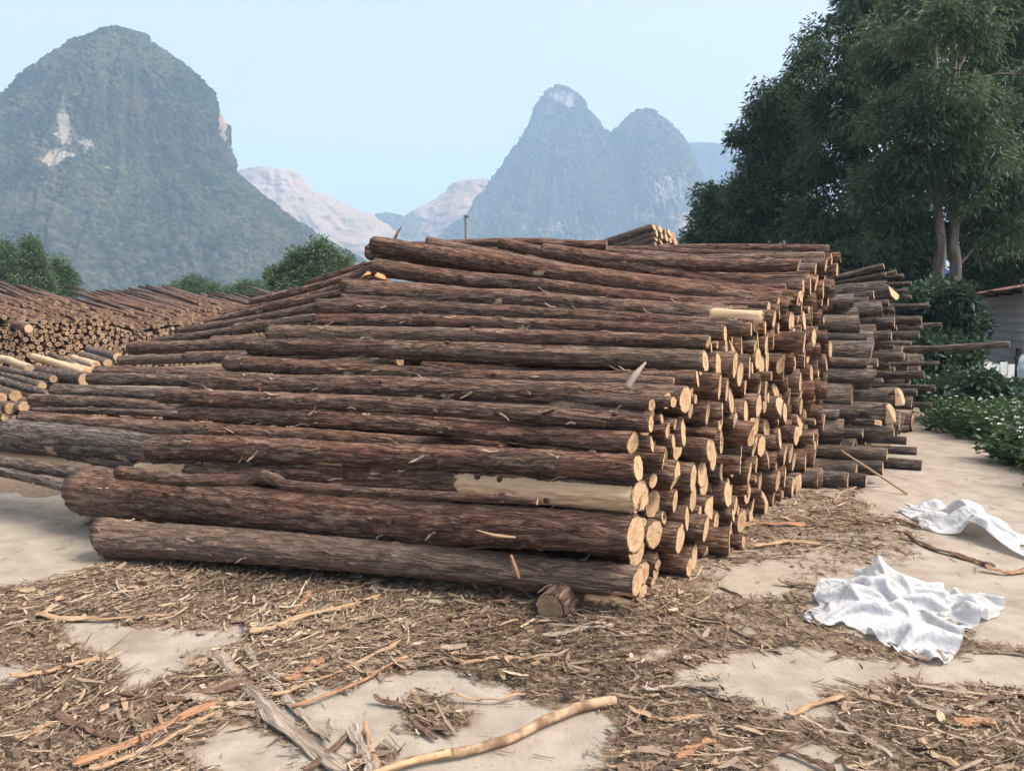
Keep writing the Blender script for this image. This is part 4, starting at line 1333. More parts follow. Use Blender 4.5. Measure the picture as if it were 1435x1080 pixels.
tree('broadleaf_tree', 'low leafy tree filling the space below the tall crowns', at(1260, 500, 20.5) * [1, 1, 0],
     [(up((1262, 1262, 1264), 20.5, (440, 400, 350)), .12, .04)],
     lob(20.5, [(1195, 372, 34, 26), (1235, 355, 34, 26), (1275, 385, 30, 26), (1225, 392, 36, 20), (1292, 345, 24, 24), (1300, 405, 24, 16)]), 170, 110, .42, .17, .05, 69, LEAF_DARK, 5, droop=.5)
tree('broadleaf_tree', 'low yellowish green tree right of the twin trunks', at(1395, 500, 22) * [1, 1, 0],
     [(up((1395, 1396, 1398), 22.0, (440, 400, 350)), .10, .04)],
     lob(22.0, [(1375, 360, 24, 22), (1400, 345, 26, 20), (1392, 385, 30, 18), (1430, 362, 28, 18), (1360, 392, 18, 16)]), 130, 100, .42, .17, .05, 70, LEAF_FAR, 4, droop=.5)
# undergrowth below the grove
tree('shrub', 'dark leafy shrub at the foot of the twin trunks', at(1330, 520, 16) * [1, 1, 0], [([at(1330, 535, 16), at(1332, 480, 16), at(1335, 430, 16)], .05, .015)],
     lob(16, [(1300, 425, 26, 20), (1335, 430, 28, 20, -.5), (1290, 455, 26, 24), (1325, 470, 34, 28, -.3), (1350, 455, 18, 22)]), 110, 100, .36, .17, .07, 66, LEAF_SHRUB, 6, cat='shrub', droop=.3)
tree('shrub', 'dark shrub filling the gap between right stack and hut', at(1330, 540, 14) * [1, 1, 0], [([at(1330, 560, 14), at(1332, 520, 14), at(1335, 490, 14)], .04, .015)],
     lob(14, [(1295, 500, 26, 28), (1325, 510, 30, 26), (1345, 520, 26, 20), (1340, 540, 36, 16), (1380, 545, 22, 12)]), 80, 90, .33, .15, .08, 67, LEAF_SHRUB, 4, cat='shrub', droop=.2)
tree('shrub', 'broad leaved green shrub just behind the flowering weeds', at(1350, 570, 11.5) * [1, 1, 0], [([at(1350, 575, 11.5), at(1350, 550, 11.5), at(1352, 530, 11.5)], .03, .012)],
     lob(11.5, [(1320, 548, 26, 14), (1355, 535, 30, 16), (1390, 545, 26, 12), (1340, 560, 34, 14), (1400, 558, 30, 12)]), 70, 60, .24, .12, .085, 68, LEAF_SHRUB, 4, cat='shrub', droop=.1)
# far trees on the left
for i, (Y, spec, lab) in enumerate([
    (48, [(12, 346, 6, 10), (14, 362, 11, 12), (18, 385, 20, 20), (5, 400, 24, 20), (28, 405, 20, 16), (-10, 385, 22, 24)], 'pointed green tree at the left picture edge'),
    (46, [(46, 342, 4, 8), (46, 354, 8, 10), (46, 370, 13, 12), (47, 388, 20, 16), (44, 405, 24, 14)], 'tallest pointed green tree behind the far left stack'),
    (50, [(84, 368, 3, 6), (84, 378, 7, 8), (85, 390, 13, 12), (84, 405, 18, 12)], 'small pointed green tree right of the tallest one'),
    (62, [(268, 394, 10, 8), (258, 405, 20, 10), (285, 405, 18, 10), (270, 416, 34, 10)], 'low bushy tree behind the bleached grey logs'),
    (60, [(350, 405, 16, 9), (365, 412, 24, 10), (335, 412, 18, 8)], 'low dark bush left of the clump by the left slope'),
    (40, [(450, 350, 10, 12), (440, 366, 20, 12), (418, 366, 14, 14), (425, 385, 26, 16), (455, 385, 24, 18), (400, 392, 20, 14), (470, 372, 16, 16), (430, 405, 46, 14)], 'dark green clump of trees above the left slope'),
    (58, [(182, 425, 20, 6)], 'small yellowish bush behind the far left stack')]):
    b = at(spec[-1][0], 440, Y)
    tp = at(spec[0][0], spec[0][1], Y)
    tree('background_tree' if i not in (4, 6) else 'background_bush', lab, (b[0], b[1], 0), [([(b[0], b[1], -.1), (b[0], b[1], tp[2] * .5), tp], .12, .03)],
         lob(Y, spec, 1.0), 45 * len(spec), 90, .55, .22, .075, 70 + i, LEAF_FAR, 3, cat='tree' if i not in (4, 6) else 'bush', droop=.1)

# ------------------------------------------------------------------ hut of concrete blocks
BLOCK = mat_plain('concrete_block', (.30, .30, .295), (.48, .475, .46), 9, .9, .5, .006)
MORTAR = mat_plain('mortar', (.20, .195, .19), (.30, .29, .28), 30, .95)
ROOF = mat_plain('rusty_roof', (.11, .055, .042), (.22, .13, .105), 5, .8, .3, .01)
DARKW = mat_plain('dark_timber', (.015, .013, .012), (.04, .034, .03), 20, .85)
def rot_mat(p, ang): return Matrix.Translation(p) @ Matrix.Rotation(ang, 4, 'Z')
hA = at(1352, 500, 25.0); hB = at(1452, 500, 15.5)
hA[2] = hB[2] = 0
wl = float(np.linalg.norm(hB - hA)); wang = math.atan2(hB[1] - hA[1], hB[0] - hA[0])
hut = bpy.data.objects.new('block_hut', None); COL.objects.link(hut)
hut.matrix_world = rot_mat(Vector(hA), wang)
tag(hut, 'grey concrete block hut with a rusty sheet roof at the right edge', 'hut')
def hbox(name, lo, hi, mat, parent=hut, shared=None):
    v, f = box_arrays(lo, hi)
    return link(name, make_mesh(name, v, [f], [mat], False), parent)
# local x along the wall, local -y faces... the yard lies on the right hand of hA->hB
hw = hbox('wall', (0, .02, 0), (wl, .16, 2.2), MORTAR)
v, f = box_arrays((.006, 0, .006), (.394, .02, .194))
bme = make_mesh('block', v, [f], [BLOCK], False)
for rrow in range(11):
    x = -.2 if rrow % 2 else 0
    while x < wl - .05:
        if x >= 0 and x + .4 <= wl:
            b_ = bpy.data.objects.new('block', bme); COL.objects.link(b_); b_.parent = hw
            b_.location = (x, -.004 - .008 * rng.random(), rrow * .2)
        x += .4
hbox('rear_wall', (0, .17, 0), (.16, 4.0, 2.4), MORTAR)
hbox('end_wall', (wl - .16, .17, 0), (wl, 4.0, 2.4), MORTAR)
# corrugated roof, a little wavy
nxr, nyr = 140, 12
xr = np.linspace(-.5, wl + .4, nxr); yr = np.linspace(-.45, 4.3, nyr)
XR, YR_ = np.meshgrid(xr, yr, indexing='ij')
ZR = 2.14 + .20 * (YR_ + .45) + .018 * np.sin(XR * 2 * math.pi / .14) + .03 * fbm(p3(XR * .8, YR_, 0), 3, 2)
top_ = p3(XR, YR_, ZR).reshape(-1, 3); bot_ = top_ - np.array([0, 0, .012])
f1 = grid_faces(nxr, nyr); nn = len(top_)
edge = np.concatenate([np.arange(nyr), np.arange(nyr - 1, nxr * nyr, nyr), np.arange(nxr * nyr - 1, nxr * nyr - nyr - 1, -1), np.arange((nxr - 1) * nyr, -1, -nyr)])
e2 = np.roll(edge, -1)
f2 = np.stack([edge, e2, e2 + nn, edge + nn], -1)
f2 = f2[edge != e2]
link('roof', make_mesh('roof', np.vstack([top_, bot_]), [f1[:, ::-1], f1 + nn, f2], [ROOF], True), hut)
for k in range(6):
    x = k * wl / 5.5
    hbox('rafter', (x, -.38, 2.03), (x + .07, 3.9, 2.10), DARKW)
# odds and ends by the hut
def oriented(name, p, ang, parts, label, cat):
    o = bpy.data.objects.new(name, None); COL.objects.link(o)
    o.matrix_world = rot_mat(Vector(p), ang); tag(o, label, cat)
    for nm, lo, hi, mt in parts:
        hbox(nm, lo, hi, mt, o)
    return o
WHITEP = mat_plain('white_paint', (.55, .57, .58), (.72, .73, .73), 6, .6, .1)
q = at(1400, 545, 13.2); q[2] = 0
oriented('board_panel', q, R(8), [('plank', (-.30 + .15 * k, 0, .05), (-.165 + .15 * k, .02, .78 - .04 * (k % 2)), WHITEP) for k in range(4)] + [('rail', (-.30, .02, .5), (.29, .045, .57), DARKW)], 'pale plank panel standing under the end of the long pole', 'panel')
q = at(1426, 520, 12.6); q[2] = 0
oriented('timber_post', q, R(4), [('post', (-.03, -.03, 0), (.03, .03, 1.05), DARKW), ('crosspiece', (-.10, -.07, .86), (.10, -.04, .92), DARKW)], 'dark timber post beside the hut wall', 'post')
q = at(1433, 520, 12.0); q[2] = 0
oriented('timber_post', q, R(14), [('post', (-.045, -.04, 0), (.045, .04, .95), DARKW), ('brace', (.046, -.03, .2), (.09, .03, .7), DARKW)], 'thick dark post next to the white sack', 'post')
def sack():
    c = at(1437, 516, 11.6)
    n, m = 26, 24
    ph = np.linspace(0, math.pi, n)[:, None]; th = np.linspace(0, 2 * math.pi, m, endpoint=False)[None]
    q = p3(np.sin(ph) * np.cos(th), np.sin(ph) * np.sin(th), np.cos(ph) + 0 * th)
    rr = 1 + .22 * fbm(q * 2.2, 5, 3) + .10 * (1 - np.abs(fbm(q * 5, 9, 2)) * 2)
    V = q * rr[..., None] * np.array([.10, .10, .22])
    V[..., 2] -= .10 * (q[..., 2] < -.2) * np.abs(q[..., 2])
    o = empty('sack', (c[0], c[1], c[2]), 'white sack hanging at the right picture edge by the hut', 'sack')
    link('bag', make_mesh('bag', V.reshape(-1, 3), [grid_faces(n, m, True)], [WHITEP], True), o)
    v, f = tube([(0, 0, .24), (.02, 0, .34), (0, .01, .46)], [.03, .02, .045], 10, 3, .006)
    link('neck', make_mesh('neck', v, f, [WHITEP], True), o)
    v, f = tube([(0, 0, .33), (.01, 0, .35)], .032, 10)
    link('tie', make_mesh('tie', v, f, [DARKW], True), o)
    v, f = tube([(0, .01, .40), (.0, .05, .9), (.0, .25, 1.35)], .008, 6)
    link('rope', make_mesh('rope', v, f, [DARKW], True), o)
sack()
BLUE = mat_plain('blue_sheet', (.04, .14, .42), (.07, .22, .55), 2, .5, .1)
q = at(1262, 385, 34); q[2] = 0
oriented('shed', q, R(-6), [('wall', (-2.2, 0, 0), (2.2, 2.5, 3.2), MORTAR), ('roof', (-2.5, -.3, 3.21), (2.5, 2.8, 3.5), BLUE), ('door', (-.4, -.03, 0), (.4, -.002, 2.0), DARKW)], 'small shed with a blue roof glimpsed between the trunks', 'shed')
q = at(1405, 380, 40); q[2] = 0
oriented('shed', q, R(-10), [('wall', (-4, 0, 0), (4, 3, 3.3), mat_plain('pink_render', (.42, .32, .28), (.52, .42, .37), 2)), ('roof', (-4.3, -.4, 3.31), (4.3, 3.4, 3.6), STEEL), ('door', (-.5, -.03, 0), (.5, -.002, 2.1), DARKW)], 'pale rendered shed far behind the hut roof', 'shed')
PIPE = mat_plain('black_pipe', (.012, .013, .016), (.03, .032, .036), 20, .45, .1)
pa, pb = at(1412, 606, 8.4), at(1520, 628, 8.0)
po = empty('drain_pipe', tuple(pa * [1, 1, 0]), 'black plastic pipe lying in the flowering weeds', 'pipe')
v, f = tube([pa, (pa + pb) / 2, pb], .075, 18, cap=False); child('pipe_wall', v, f, PIPE, po)
v, f = tube([pa - (pb - pa) * .005, pa + (pb - pa) * .06], .085, 18, cap=False); child('collar', v, f, PIPE, po)
pc = pa + (pb - pa) * .03
v, f = tube([pc, pc + (pb - pa) * .01], .07, 18); child('bore', v, f, DARKW, po)

# ------------------------------------------------------------------ weeds with white flowers
WEED = mat_leaf('weed_leaves', (.022, .050, .018), (.050, .105, .035), (.11, .19, .06), .25)
def build_weeds():
    g = np.random.default_rng(91)
    a, b = gnd(1312, 603)[:2], gnd(1440, 678)[:2]
    P, D, T, Fp = [], [], [], []
    n = 0
    while n < 2300:
        u, w = g.random(), g.random() ** 1.3 * 4.2
        base = a + (b - a) * (u * 1.35 - .12) + np.array([.9, .25]) * w
        base = base + g.normal(size=2) * .10
        if base[1] > 13.5 or vnoise(p3(base[0] * 1.6, base[1] * 1.6, 0), 4) + .9 * min(1, w / .35) < .25: continue
        n += 1
        h = g.uniform(.18, .42) * (1 + .35 * float(vnoise(p3(base[0] * 1.1, base[1] * 1.1, 3), 6)))
        m = g.integers(10, 18)
        z = g.uniform(.05, 1, m) * h
        lean = g.normal(size=2) * .10
        xy = base + lean * (z / h)[:, None] + g.normal(size=(m, 2)) * .035
        ang = g.uniform(0, 6.28, m)
        P.append(np.column_stack([xy, z])); D.append(np.column_stack([np.cos(ang), np.sin(ang), g.normal(.15, .35, m)]))
        T.append(np.clip(.25 + .5 * z / h * .6 + g.normal(0, .12) + .08 * g.normal(size=m), 0, 1))
        if g.random() < .20: Fp.append([*(base + lean), h + .03])
    V, f = leaves(np.vstack(P), np.vstack(D), .085, .042, g)
    o = link('weeds', make_mesh('weeds', V, [f], [WEED], False, {'tone': np.repeat(np.concatenate(T), 4)}))
    o['kind'] = 'stuff'; o['label'] = 'low green weeds beside the slab'
    # flowers: five petals each
    c = np.array(Fp); k = len(c)
    Vs, Fs = [], []
    for q in range(5):
        an = q * 1.2566 + g.uniform(0, 1.2, k)
        d = np.column_stack([np.cos(an), np.sin(an), g.uniform(.0, .5, k)])
        V, f = leaves(c, d, .026, .020, g)
        Fs.append(f + 4 * k * q); Vs.append(V)
    m, nt, bs = new_mat('white_petals'); bs.inputs['Base Color'].default_value = (.78, .78, .70, 1)
    o = link('weed_flowers', make_mesh('weed_flowers', np.vstack(Vs), [np.vstack(Fs)], [m], False))
    o['kind'] = 'stuff'; o['label'] = 'tiny white flowers of the weeds'
build_weeds()

# ------------------------------------------------------------------ crumpled white sheets
def mat_sheet():
    m, nt, b = new_mat('white_plastic_sheet')
    g = N(nt)
    v = g.obj()
    n = g.noise(v, 3.5, 4, .6)
    nt.links.new(g.mix(g.math('MULTIPLY', g.step(n, .48, .72), .6), (.62, .62, .63), (.44, .41, .36)), b.inputs['Base Color'])
    b.inputs['Roughness'].default_value = .5
    vo = g.voro(g.vadd(v, g.scale(g.noise(v, 5, 3), (.3, .3, .3))), 9, 'DISTANCE_TO_EDGE').outputs['Distance']
    vo2 = g.voro(v, 22, 'DISTANCE_TO_EDGE').outputs['Distance']
    cre = g.math('ADD', g.step(vo, .0, .25), g.math('ADD', g.math('MULTIPLY', g.step(vo2, 0, .3), .4), g.math('MULTIPLY', g.noise(v, 40, 3, .6), .2)))
    g.bump(cre, .45, .009, b)
    tr = nt.nodes.new('ShaderNodeBsdfTranslucent'); tr.inputs['Color'].default_value = (.75, .77, .80, 1)
    mx = nt.nodes.new('ShaderNodeMixShader'); mx.inputs[0].default_value = .25
    nt.links.new(b.outputs[0], mx.inputs[1]); nt.links.new(tr.outputs[0], mx.inputs[2])
    nt.links.new(mx.outputs[0], nt.nodes['Material Output'].inputs['Surface'])
    return m
SHEET = mat_sheet()
def drape(corners, nu, nv, slack, seed, lift, peaks=(), iters=90, edge=()):
    """a cloth with more material than ground: it buckles into folds and settles on the slab"""
    g = np.random.default_rng(seed)
    U, Vv = np.meshgrid(np.linspace(0, 1, nu), np.linspace(0, 1, nv), indexing='ij')
    c = [np.array(q[:2]) for q in corners]
    XY = ((1 - U) * (1 - Vv))[..., None] * c[0] + (U * (1 - Vv))[..., None] * c[1] + (U * Vv)[..., None] * c[2] + ((1 - U) * Vv)[..., None] * c[3]
    for (ax, side, amp, fr, ph) in edge:       # wavy hem
        w = np.exp(-((Vv - side) if ax else (U - side)) ** 2 / .02)
        s = (U if ax else Vv)
        XY = XY + (amp * np.sin(s * fr + ph) * w)[..., None] * (XY - XY.mean((0, 1)))
    XY0 = XY.copy()
    wv = .10 * np.stack([fbm(p3(U * 3, Vv * 3, 1.5 * k), seed + k, 3) for k in range(2)], -1)
    P = np.concatenate([XY + wv * .35, (lift * (.45 + .9 * fbm(p3(U * 2.4 + .8 * Vv, Vv * 3.0 - .6 * U, 0), seed + 5, 2) + .3 * np.abs(fbm(p3(U * 5, Vv * 5, 4), seed + 6, 2))))[..., None]], -1)
    P[..., 2] = np.maximum(P[..., 2], .004)
    rest = {}
    for k, (du, dv) in enumerate([(1, 0), (0, 1), (1, 1), (1, -1), (2, 0), (0, 2), (4, 0), (0, 4)]):
        a = XY0[:nu - du, (max(0, -dv)):(nv - max(0, dv))]
        b = XY0[du:, max(0, dv):nv + min(0, dv)]
        loc = slack * (1 + .15 * fbm(p3(U, Vv, 7)[:nu - du, max(0, -dv):nv - max(0, dv)] * 3, seed + 8, 2))
        rest[(du, dv)] = np.linalg.norm(b - a, axis=-1) * loc
    prev = P.copy()
    for it in range(iters):
        vel = (P - prev) * .90
        prev = P.copy()
        P = P + vel; P[..., 2] -= .0011
        for _ in range(8):
            for (du, dv), L in rest.items():
                stiff = .5 if du + abs(dv) < 2 or (du, abs(dv)) == (1, 1) else .34
                sa = (slice(0, nu - du), slice(max(0, -dv), nv - max(0, dv)))
                sb = (slice(du, nu), slice(max(0, dv), nv + min(0, dv)))
                d = P[sb] - P[sa]
                ln = np.linalg.norm(d, axis=-1) + 1e-9
                k = (stiff * .5 * (ln - L) / ln)[..., None]
                corr = np.clip(k * d, -.02, .02)
                P[sa] += corr * .5; P[sb] -= corr * .5
            for (pu, pv, ph, pw) in peaks:
                w = np.exp(-((U - pu) ** 2 + (Vv - pv) ** 2) / pw ** 2)
                P[..., 2] = np.maximum(P[..., 2], ph * w)
            low = P[..., 2] < .004
            P[..., 2] = np.where(low, .004, P[..., 2])
            # friction keeps the outline
            hold = np.where(low, .30, .03)[..., None]
            P[..., :2] += (XY0 - P[..., :2]) * hold * .25
    return P
def sheet(name, label, P):
    nu, nv = P.shape[:2]
    c = P.reshape(-1, 3).mean(0); c[2] = 0
    me = make_mesh(name, P.reshape(-1, 3) - c, [grid_faces(nu, nv)], [SHEET], True)
    o = link(name, me, None, Matrix.Translation(c))
    md = o.modifiers.new('fine', 'SUBSURF'); md.levels = 2; md.render_levels = 2
    return tag(o, label, 'plastic sheet')
sheet('plastic_sheet', 'larger crumpled white plastic sheet lying nearest, with a raised peak', drape([gnd(1118, 862), gnd(1205, 800), gnd(1402, 842), gnd(1326, 928)], 74, 76, 1.24, 3, .24,
      peaks=[(.82, .22, .19, .035), (.62, .30, .10, .25), (.30, .30, .08, .22)], edge=[(0, 0, .10, 9, 1), (1, 1, .08, 7, 2), (0, 1, .10, 6, 0), (1, 0, .12, 8, 4)]))
sheet('plastic_sheet', 'farther crumpled white plastic sheet trailing to the right edge', drape([gnd(1285, 738), gnd(1265, 703), gnd(1450, 752), gnd(1425, 775)], 80, 44, 1.24, 8, .22,
      peaks=[(.12, .65, .15, .22), (.40, .6, .13, .25), (.75, .5, .09, .25)], edge=[(1, 1, .12, 9, 2), (1, 0, .14, 8, 4), (0, 0, .1, 7, 1)]))

# ------------------------------------------------------------------ loose bark, sticks and litter on the slab
def mat_strip(name, c1, c2, c3):
    m, nt, b = new_mat(name)
    g = N(nt)
    lc = g.attr('lc').outputs['Vector']
    n = g.noise(g.scale(lc, (7, 260, 1)), 1.0, 4, .65)
    k = g.noise(g.scale(lc, (14, 50, 1)), 1.0, 4, .6)
    col = g.mix(g.step(k, .55, .75), g.mix(g.step(n, .3, .7), c1, c2), c3)
    nt.links.new(col, b.inputs['Base Color'])
    g.bump(g.math('ADD', n, k), .8, .005, b)
    return m
TAN = mat_strip('torn_inner_bark', (.26, .155, .09), (.52, .36, .22), (.17, .095, .055))
ORANGE = mat_strip('fresh_inner_bark', (.22, .10, .052), (.46, .265, .15), (.15, .065, .035))
GREYB = mat_strip('weathered_bark_strip', (.13, .095, .07), (.46, .38, .30), (.09, .065, .045))
BROWN = mat_strip('brown_bark_strip', (.07, .042, .03), (.20, .125, .088), (.04, .025, .018))
def bark_strip(ctrl, width, mat, label, seed, curl=.35, name='bark_strip', lift=.012, group=None, split=.5):
    g = np.random.default_rng(seed)
    n, m = 40, 9
    pts = smooth_path(ctrl, n)
    s = np.linspace(0, 1, n)
    pts[:, 2] += lift + .010 * np.abs(vnoise(p3(s * 5, seed, 0), seed)) + np.array([.02 * max(0, 1 - k * 6) for k in s])
    t = np.gradient(pts, axis=0); t /= np.linalg.norm(t, axis=1)[:, None]
    side = np.cross(t, [0, 0, 1.0]); side /= np.linalg.norm(side, axis=1)[:, None]
    w = width * (.85 + .30 * vnoise(p3(s * 6 + seed, 0, 5), seed)) * np.clip(np.minimum(s / .03 + .3, (1 - s) / .05 + .15), .15, 1)
    u = np.linspace(-1, 1, m)
    up_ = np.cross(side, t)
    hgt = curl * (1 - u ** 2)[None] * w[:, None] * .5 * (1 + .6 * vnoise(p3(s[:, None] * 9, u[None] * 2, seed), seed))
    V = pts[:, None] + side[:, None] * (u[None, :, None] * w[:, None, None] * .5) + up_[:, None] * hgt[..., None]
    V = V + .10 * width * np.stack([vnoise(p3(s[:, None] * 14, u[None] * 3, k + seed), seed + k) for k in range(3)], -1)
    V = V + up_[:, None] * (.09 * width * vnoise(p3(s[:, None] * 5, u[None] * 5.5, seed), seed + 7))[..., None]
    Lst = float(np.linalg.norm(np.diff(pts, axis=0), axis=1).sum())
    lcs = p3(s[:, None] * Lst + seed, u[None] * width * .5, 0).reshape(-1, 3)
    top_ = V.reshape(-1, 3); th = max(.0025, .10 * width)
    bot_ = top_ - np.repeat(up_, m, 0) * th
    f1 = grid_faces(n, m); k = n * m
    ed = np.concatenate([np.arange(m), np.arange(2 * m - 1, n * m, m), np.arange(n * m - 2, n * m - m - 1, -1), np.arange((n - 2) * m, 0, -m)])
    e2 = np.roll(ed, -1)
    f2 = np.stack([ed, e2, e2 + k, ed + k], -1)
    allv = np.vstack([top_, bot_]); allv[:, 2] = np.maximum(allv[:, 2], .001)
    c = allv.mean(0); c[2] = 0
    o = link(name, make_mesh(name, allv - c, [f1[:, ::-1], f1 + k, f2], [mat], True, {'lc': np.vstack([lcs, lcs])}), None, Matrix.Translation(c))
    return tag(o, label, 'bark', group)
STRIPS = [
    ([(306, 922), (345, 965), (395, 1020), (440, 1055), (484, 1088)], 24, GREYB, 'long weathered grey bark strip crossing toward the bottom edge'),
    ([(345, 916), (385, 962), (425, 1008), (462, 1046)], 10, GREYB, 'narrow grey strip beside the long weathered one'),
    ([(228, 990), (300, 973), (358, 955)], 15, BROWN, 'dark brown strip crossing the top of the long weathered strip'),
    ([(232, 982), (260, 981), (312, 986)], 13, GREYB, 'short curled grey strip left of the long weathered one'),
    ([(100, 1082), (200, 1036), (260, 1006), (314, 984)], 17, ORANGE, 'wide orange brown strip at the lower left'),
    ([(125, 1090), (230, 1044), (305, 1000)], 10, TAN, 'tan strip lying along the wide orange brown one'),
    ([(425, 1090), (470, 1050), (498, 1024)], 11, BROWN, 'dark strip leaning over the bottom end of the weathered strip'),
    ([(495, 1028), (508, 1055), (528, 1092)], 17, GREYB, 'pale slab of bark at the foot of the curved branch'),
    ([(512, 1020), (519, 1050), (532, 1080)], 7, TAN, 'thin tan splinter on the pale slab'),
    ([(350, 893), (420, 868), (480, 855), (534, 836)], 10, TAN, 'long tan strip in the middle of the litter below the stack'),
    ([(52, 868), (140, 871), (242, 864)], 8, TAN, 'straight tan strip above the left bare patch'),
    ([(54, 869), (70, 855), (87, 839)], 9, TAN, 'short tan strip slanting up at the left'),
    ([(408, 866), (426, 846), (436, 832)], 9, ORANGE, 'short reddish strip crossing the long tan one'),
    ([(15, 958), (80, 940), (142, 927)], 9, TAN, 'tan strip at the left edge below the bare patch'),
    ([(380, 985), (470, 946), (562, 903)], 8, TAN, 'longest thin tan strip above the big bare patch'),
    ([(398, 962), (430, 942), (452, 928)], 15, ORANGE, 'broad orange flake right of the weathered strip'),
    ([(408, 1000), (500, 962), (572, 922)], 7, ORANGE, 'thin strip along the upper rim of the big bare patch'),
    ([(524, 985), (560, 991), (592, 996)], 8, BROWN, 'dark stick like strip on the bare patch'),
    ([(572, 1012), (592, 1026), (613, 1040)], 7, BROWN, 'small brown strip below the litter island'),
    ([(640, 984), (700, 985), (738, 975)], 6, TAN, 'tan strip touching the right rim of the bare patch'),
    ([(945, 1070), (970, 1054), (1003, 1040)], 20, ORANGE, 'curled orange bark piece at the bottom centre right'),
    ([(1335, 1019), (1368, 1015), (1396, 1017)], 14, ORANGE, 'orange rolled bark piece near the right edge'),
    ([(1338, 1002), (1375, 988), (1412, 974)], 10, BROWN, 'arched brown strip above the orange roll'),
    ([(1268, 985), (1330, 1002), (1384, 990)], 9, GREYB, 'grey strip left of the arched one'),
    ([(1268, 752), (1310, 772), (1350, 782), (1394, 797)], 9, BROWN, 'dark plank like strip between the two white sheets'),
    ([(1090, 819), (1115, 822), (1143, 823)], 6, BROWN, 'reddish strip touching the left tip of the larger sheet'),
    ([(700, 852), (714, 840), (719, 828)], 9, ORANGE, 'red bark bit left of the round block'),
    ([(518, 834), (527, 820), (534, 810)], 10, GREYB, 'upright grey chunk leaning near the lowest log'),
    ([(1005, 992), (1040, 1010), (1088, 1032)], 8, BROWN, 'dark strip in the litter right of the branch'),
    ([(1160, 1002), (1210, 1040), (1262, 1072)], 8, GREYB, 'grey strip slanting down at the lower right'),
    ([(880, 1000), (930, 1012), (985, 1008)], 9, TAN, 'tan strip right of the curved branch tip'),
    ([(1070, 1045), (1120, 1062), (1170, 1085)], 12, BROWN, 'broad brown strip at the bottom right'),
    ([(1290, 1045), (1310, 1062), (1345, 1078)], 12, TAN, 'tan flake at the bottom right corner'),
    ([(900, 975), (960, 962), (1010, 966)], 10, GREYB, 'curled grey strip above the tan one on the right'),
    ([(1100, 1010), (1140, 990), (1190, 978)], 9, TAN, 'tan strip on the rim of the sandy patch'),
    ([(80, 1010), (130, 1030), (190, 1040)], 11, BROWN, 'brown strip in the lower left litter'),
    ([(20, 1045), (60, 1022), (110, 1010)], 12, TAN, 'tan flake in the lower left corner'),
    ([(600, 905), (650, 890), (705, 880)], 8, BROWN, 'brown strip in the middle of the litter'),
    ([(760, 900), (810, 885), (860, 880)], 9, GREYB, 'grey strip below the round block'),
    ([(640, 935), (700, 925), (770, 928)], 8, TAN, 'tan strip in the litter above the curved branch'),
    ([(1200, 735), (1250, 728), (1290, 742)], 8, BROWN, 'brown strip left of the farther sheet'),
    ([(1010, 745), (1060, 735), (1130, 738)], 8, ORANGE, 'reddish strip near the foot of the sawn ends'),
    ([(1380, 800), (1410, 805), (1450, 800)], 8, ORANGE, 'orange strip at the right edge behind the larger sheet'),
    ([(1050, 770), (1100, 760), (1150, 765)], 7, TAN, 'tan strip on the dusty ground by the sawn ends'),
]
for i, (c, w, mt, lab) in enumerate(STRIPS):
    pts = [gnd(*q) for q in c]
    wy = np.mean([p[1] for p in pts])
    bark_strip(pts, w * wy / F * 1.2, mt, lab, 300 + i)
# the curved branch in front
BRANCH = mat_plain('branch_bark', (.17, .10, .06), (.44, .31, .20), 11, .85, .8, .006)
bo_pts = [gnd(x_, y_, .020) for x_, y_ in ((516, 1086), (560, 1071), (612, 1058), (664, 1051), (715, 1034), (770, 1008), (812, 990), (838, 983), (864, 981))]
bo = empty('branch', tuple(bo_pts[0] * [1, 1, 0]), 'curved tan branch lying on the bare slab in the foreground', 'branch')
sp_ = smooth_path(bo_pts, 40, 3)
v, f = tube(sp_, np.interp(np.linspace(0, 1, 40), [0, .1, .5, .9, 1], [.012, .017, .018, .021, .019]), 14, 5, .005)
child('bark', v, f, BRANCH, bo)
v, f = tube([sp_[33] + [0, 0, .008], sp_[33] + [.015, .03, .035]], [.014, .008], 8, 3, .002); child('stub', v, f, BRANCH, bo)
v, f = tube(sp_[:12] + np.array([0, -.005, .005]), np.linspace(.009, .0155, 12), 10, 6, .003); child('bare_wood', v, f, mat_plain('bare_branch_wood', (.40, .26, .14), (.54, .39, .23), 16, .7, .3, .003), bo)
# sticks on and by the stacks
stick('stick', [at(1178, 631, 7.2), at(1215, 655, 7.0), at(1272, 692, 6.75)], [.008, .010, .012], 'thin pale stick leaning from the right stack to the slab', 'stick', TAN, n=12, nseg=6, rough=.002)
stick('twig', [gnd(1168, 706) + [0, 0, .01], at(1178, 690, 6.8), at(1200, 682, 6.8)], [.009, .008, .006], 'bent twig standing at the foot of the right stack', 'twig', TAN, n=10, nseg=6, rough=.002)
stick('splinter', [at(878, 545, 4.35), at(888, 528, 4.37), at(904, 508, 4.45)], [.022, .018, .006], 'pale splinter leaning against the logs near the sawn ends', 'splinter', GREYB, n=10, nseg=6, rough=.007)
stick('splinter', [at(716, 777, 3.98), at(721, 792, 3.97), at(727, 810, 3.98)], [.006, .012, .009], 'red bark sliver hanging on the lowest front log', 'splinter', ORANGE, n=8, nseg=6, rough=.004)
stick('splinter', [at(668, 742, 4.0), at(690, 750, 3.97), at(722, 752, 4.0)], [.003, .010, .006], 'forked sliver stuck to the thickest front log', 'splinter', TAN, n=8, nseg=6, rough=.004)
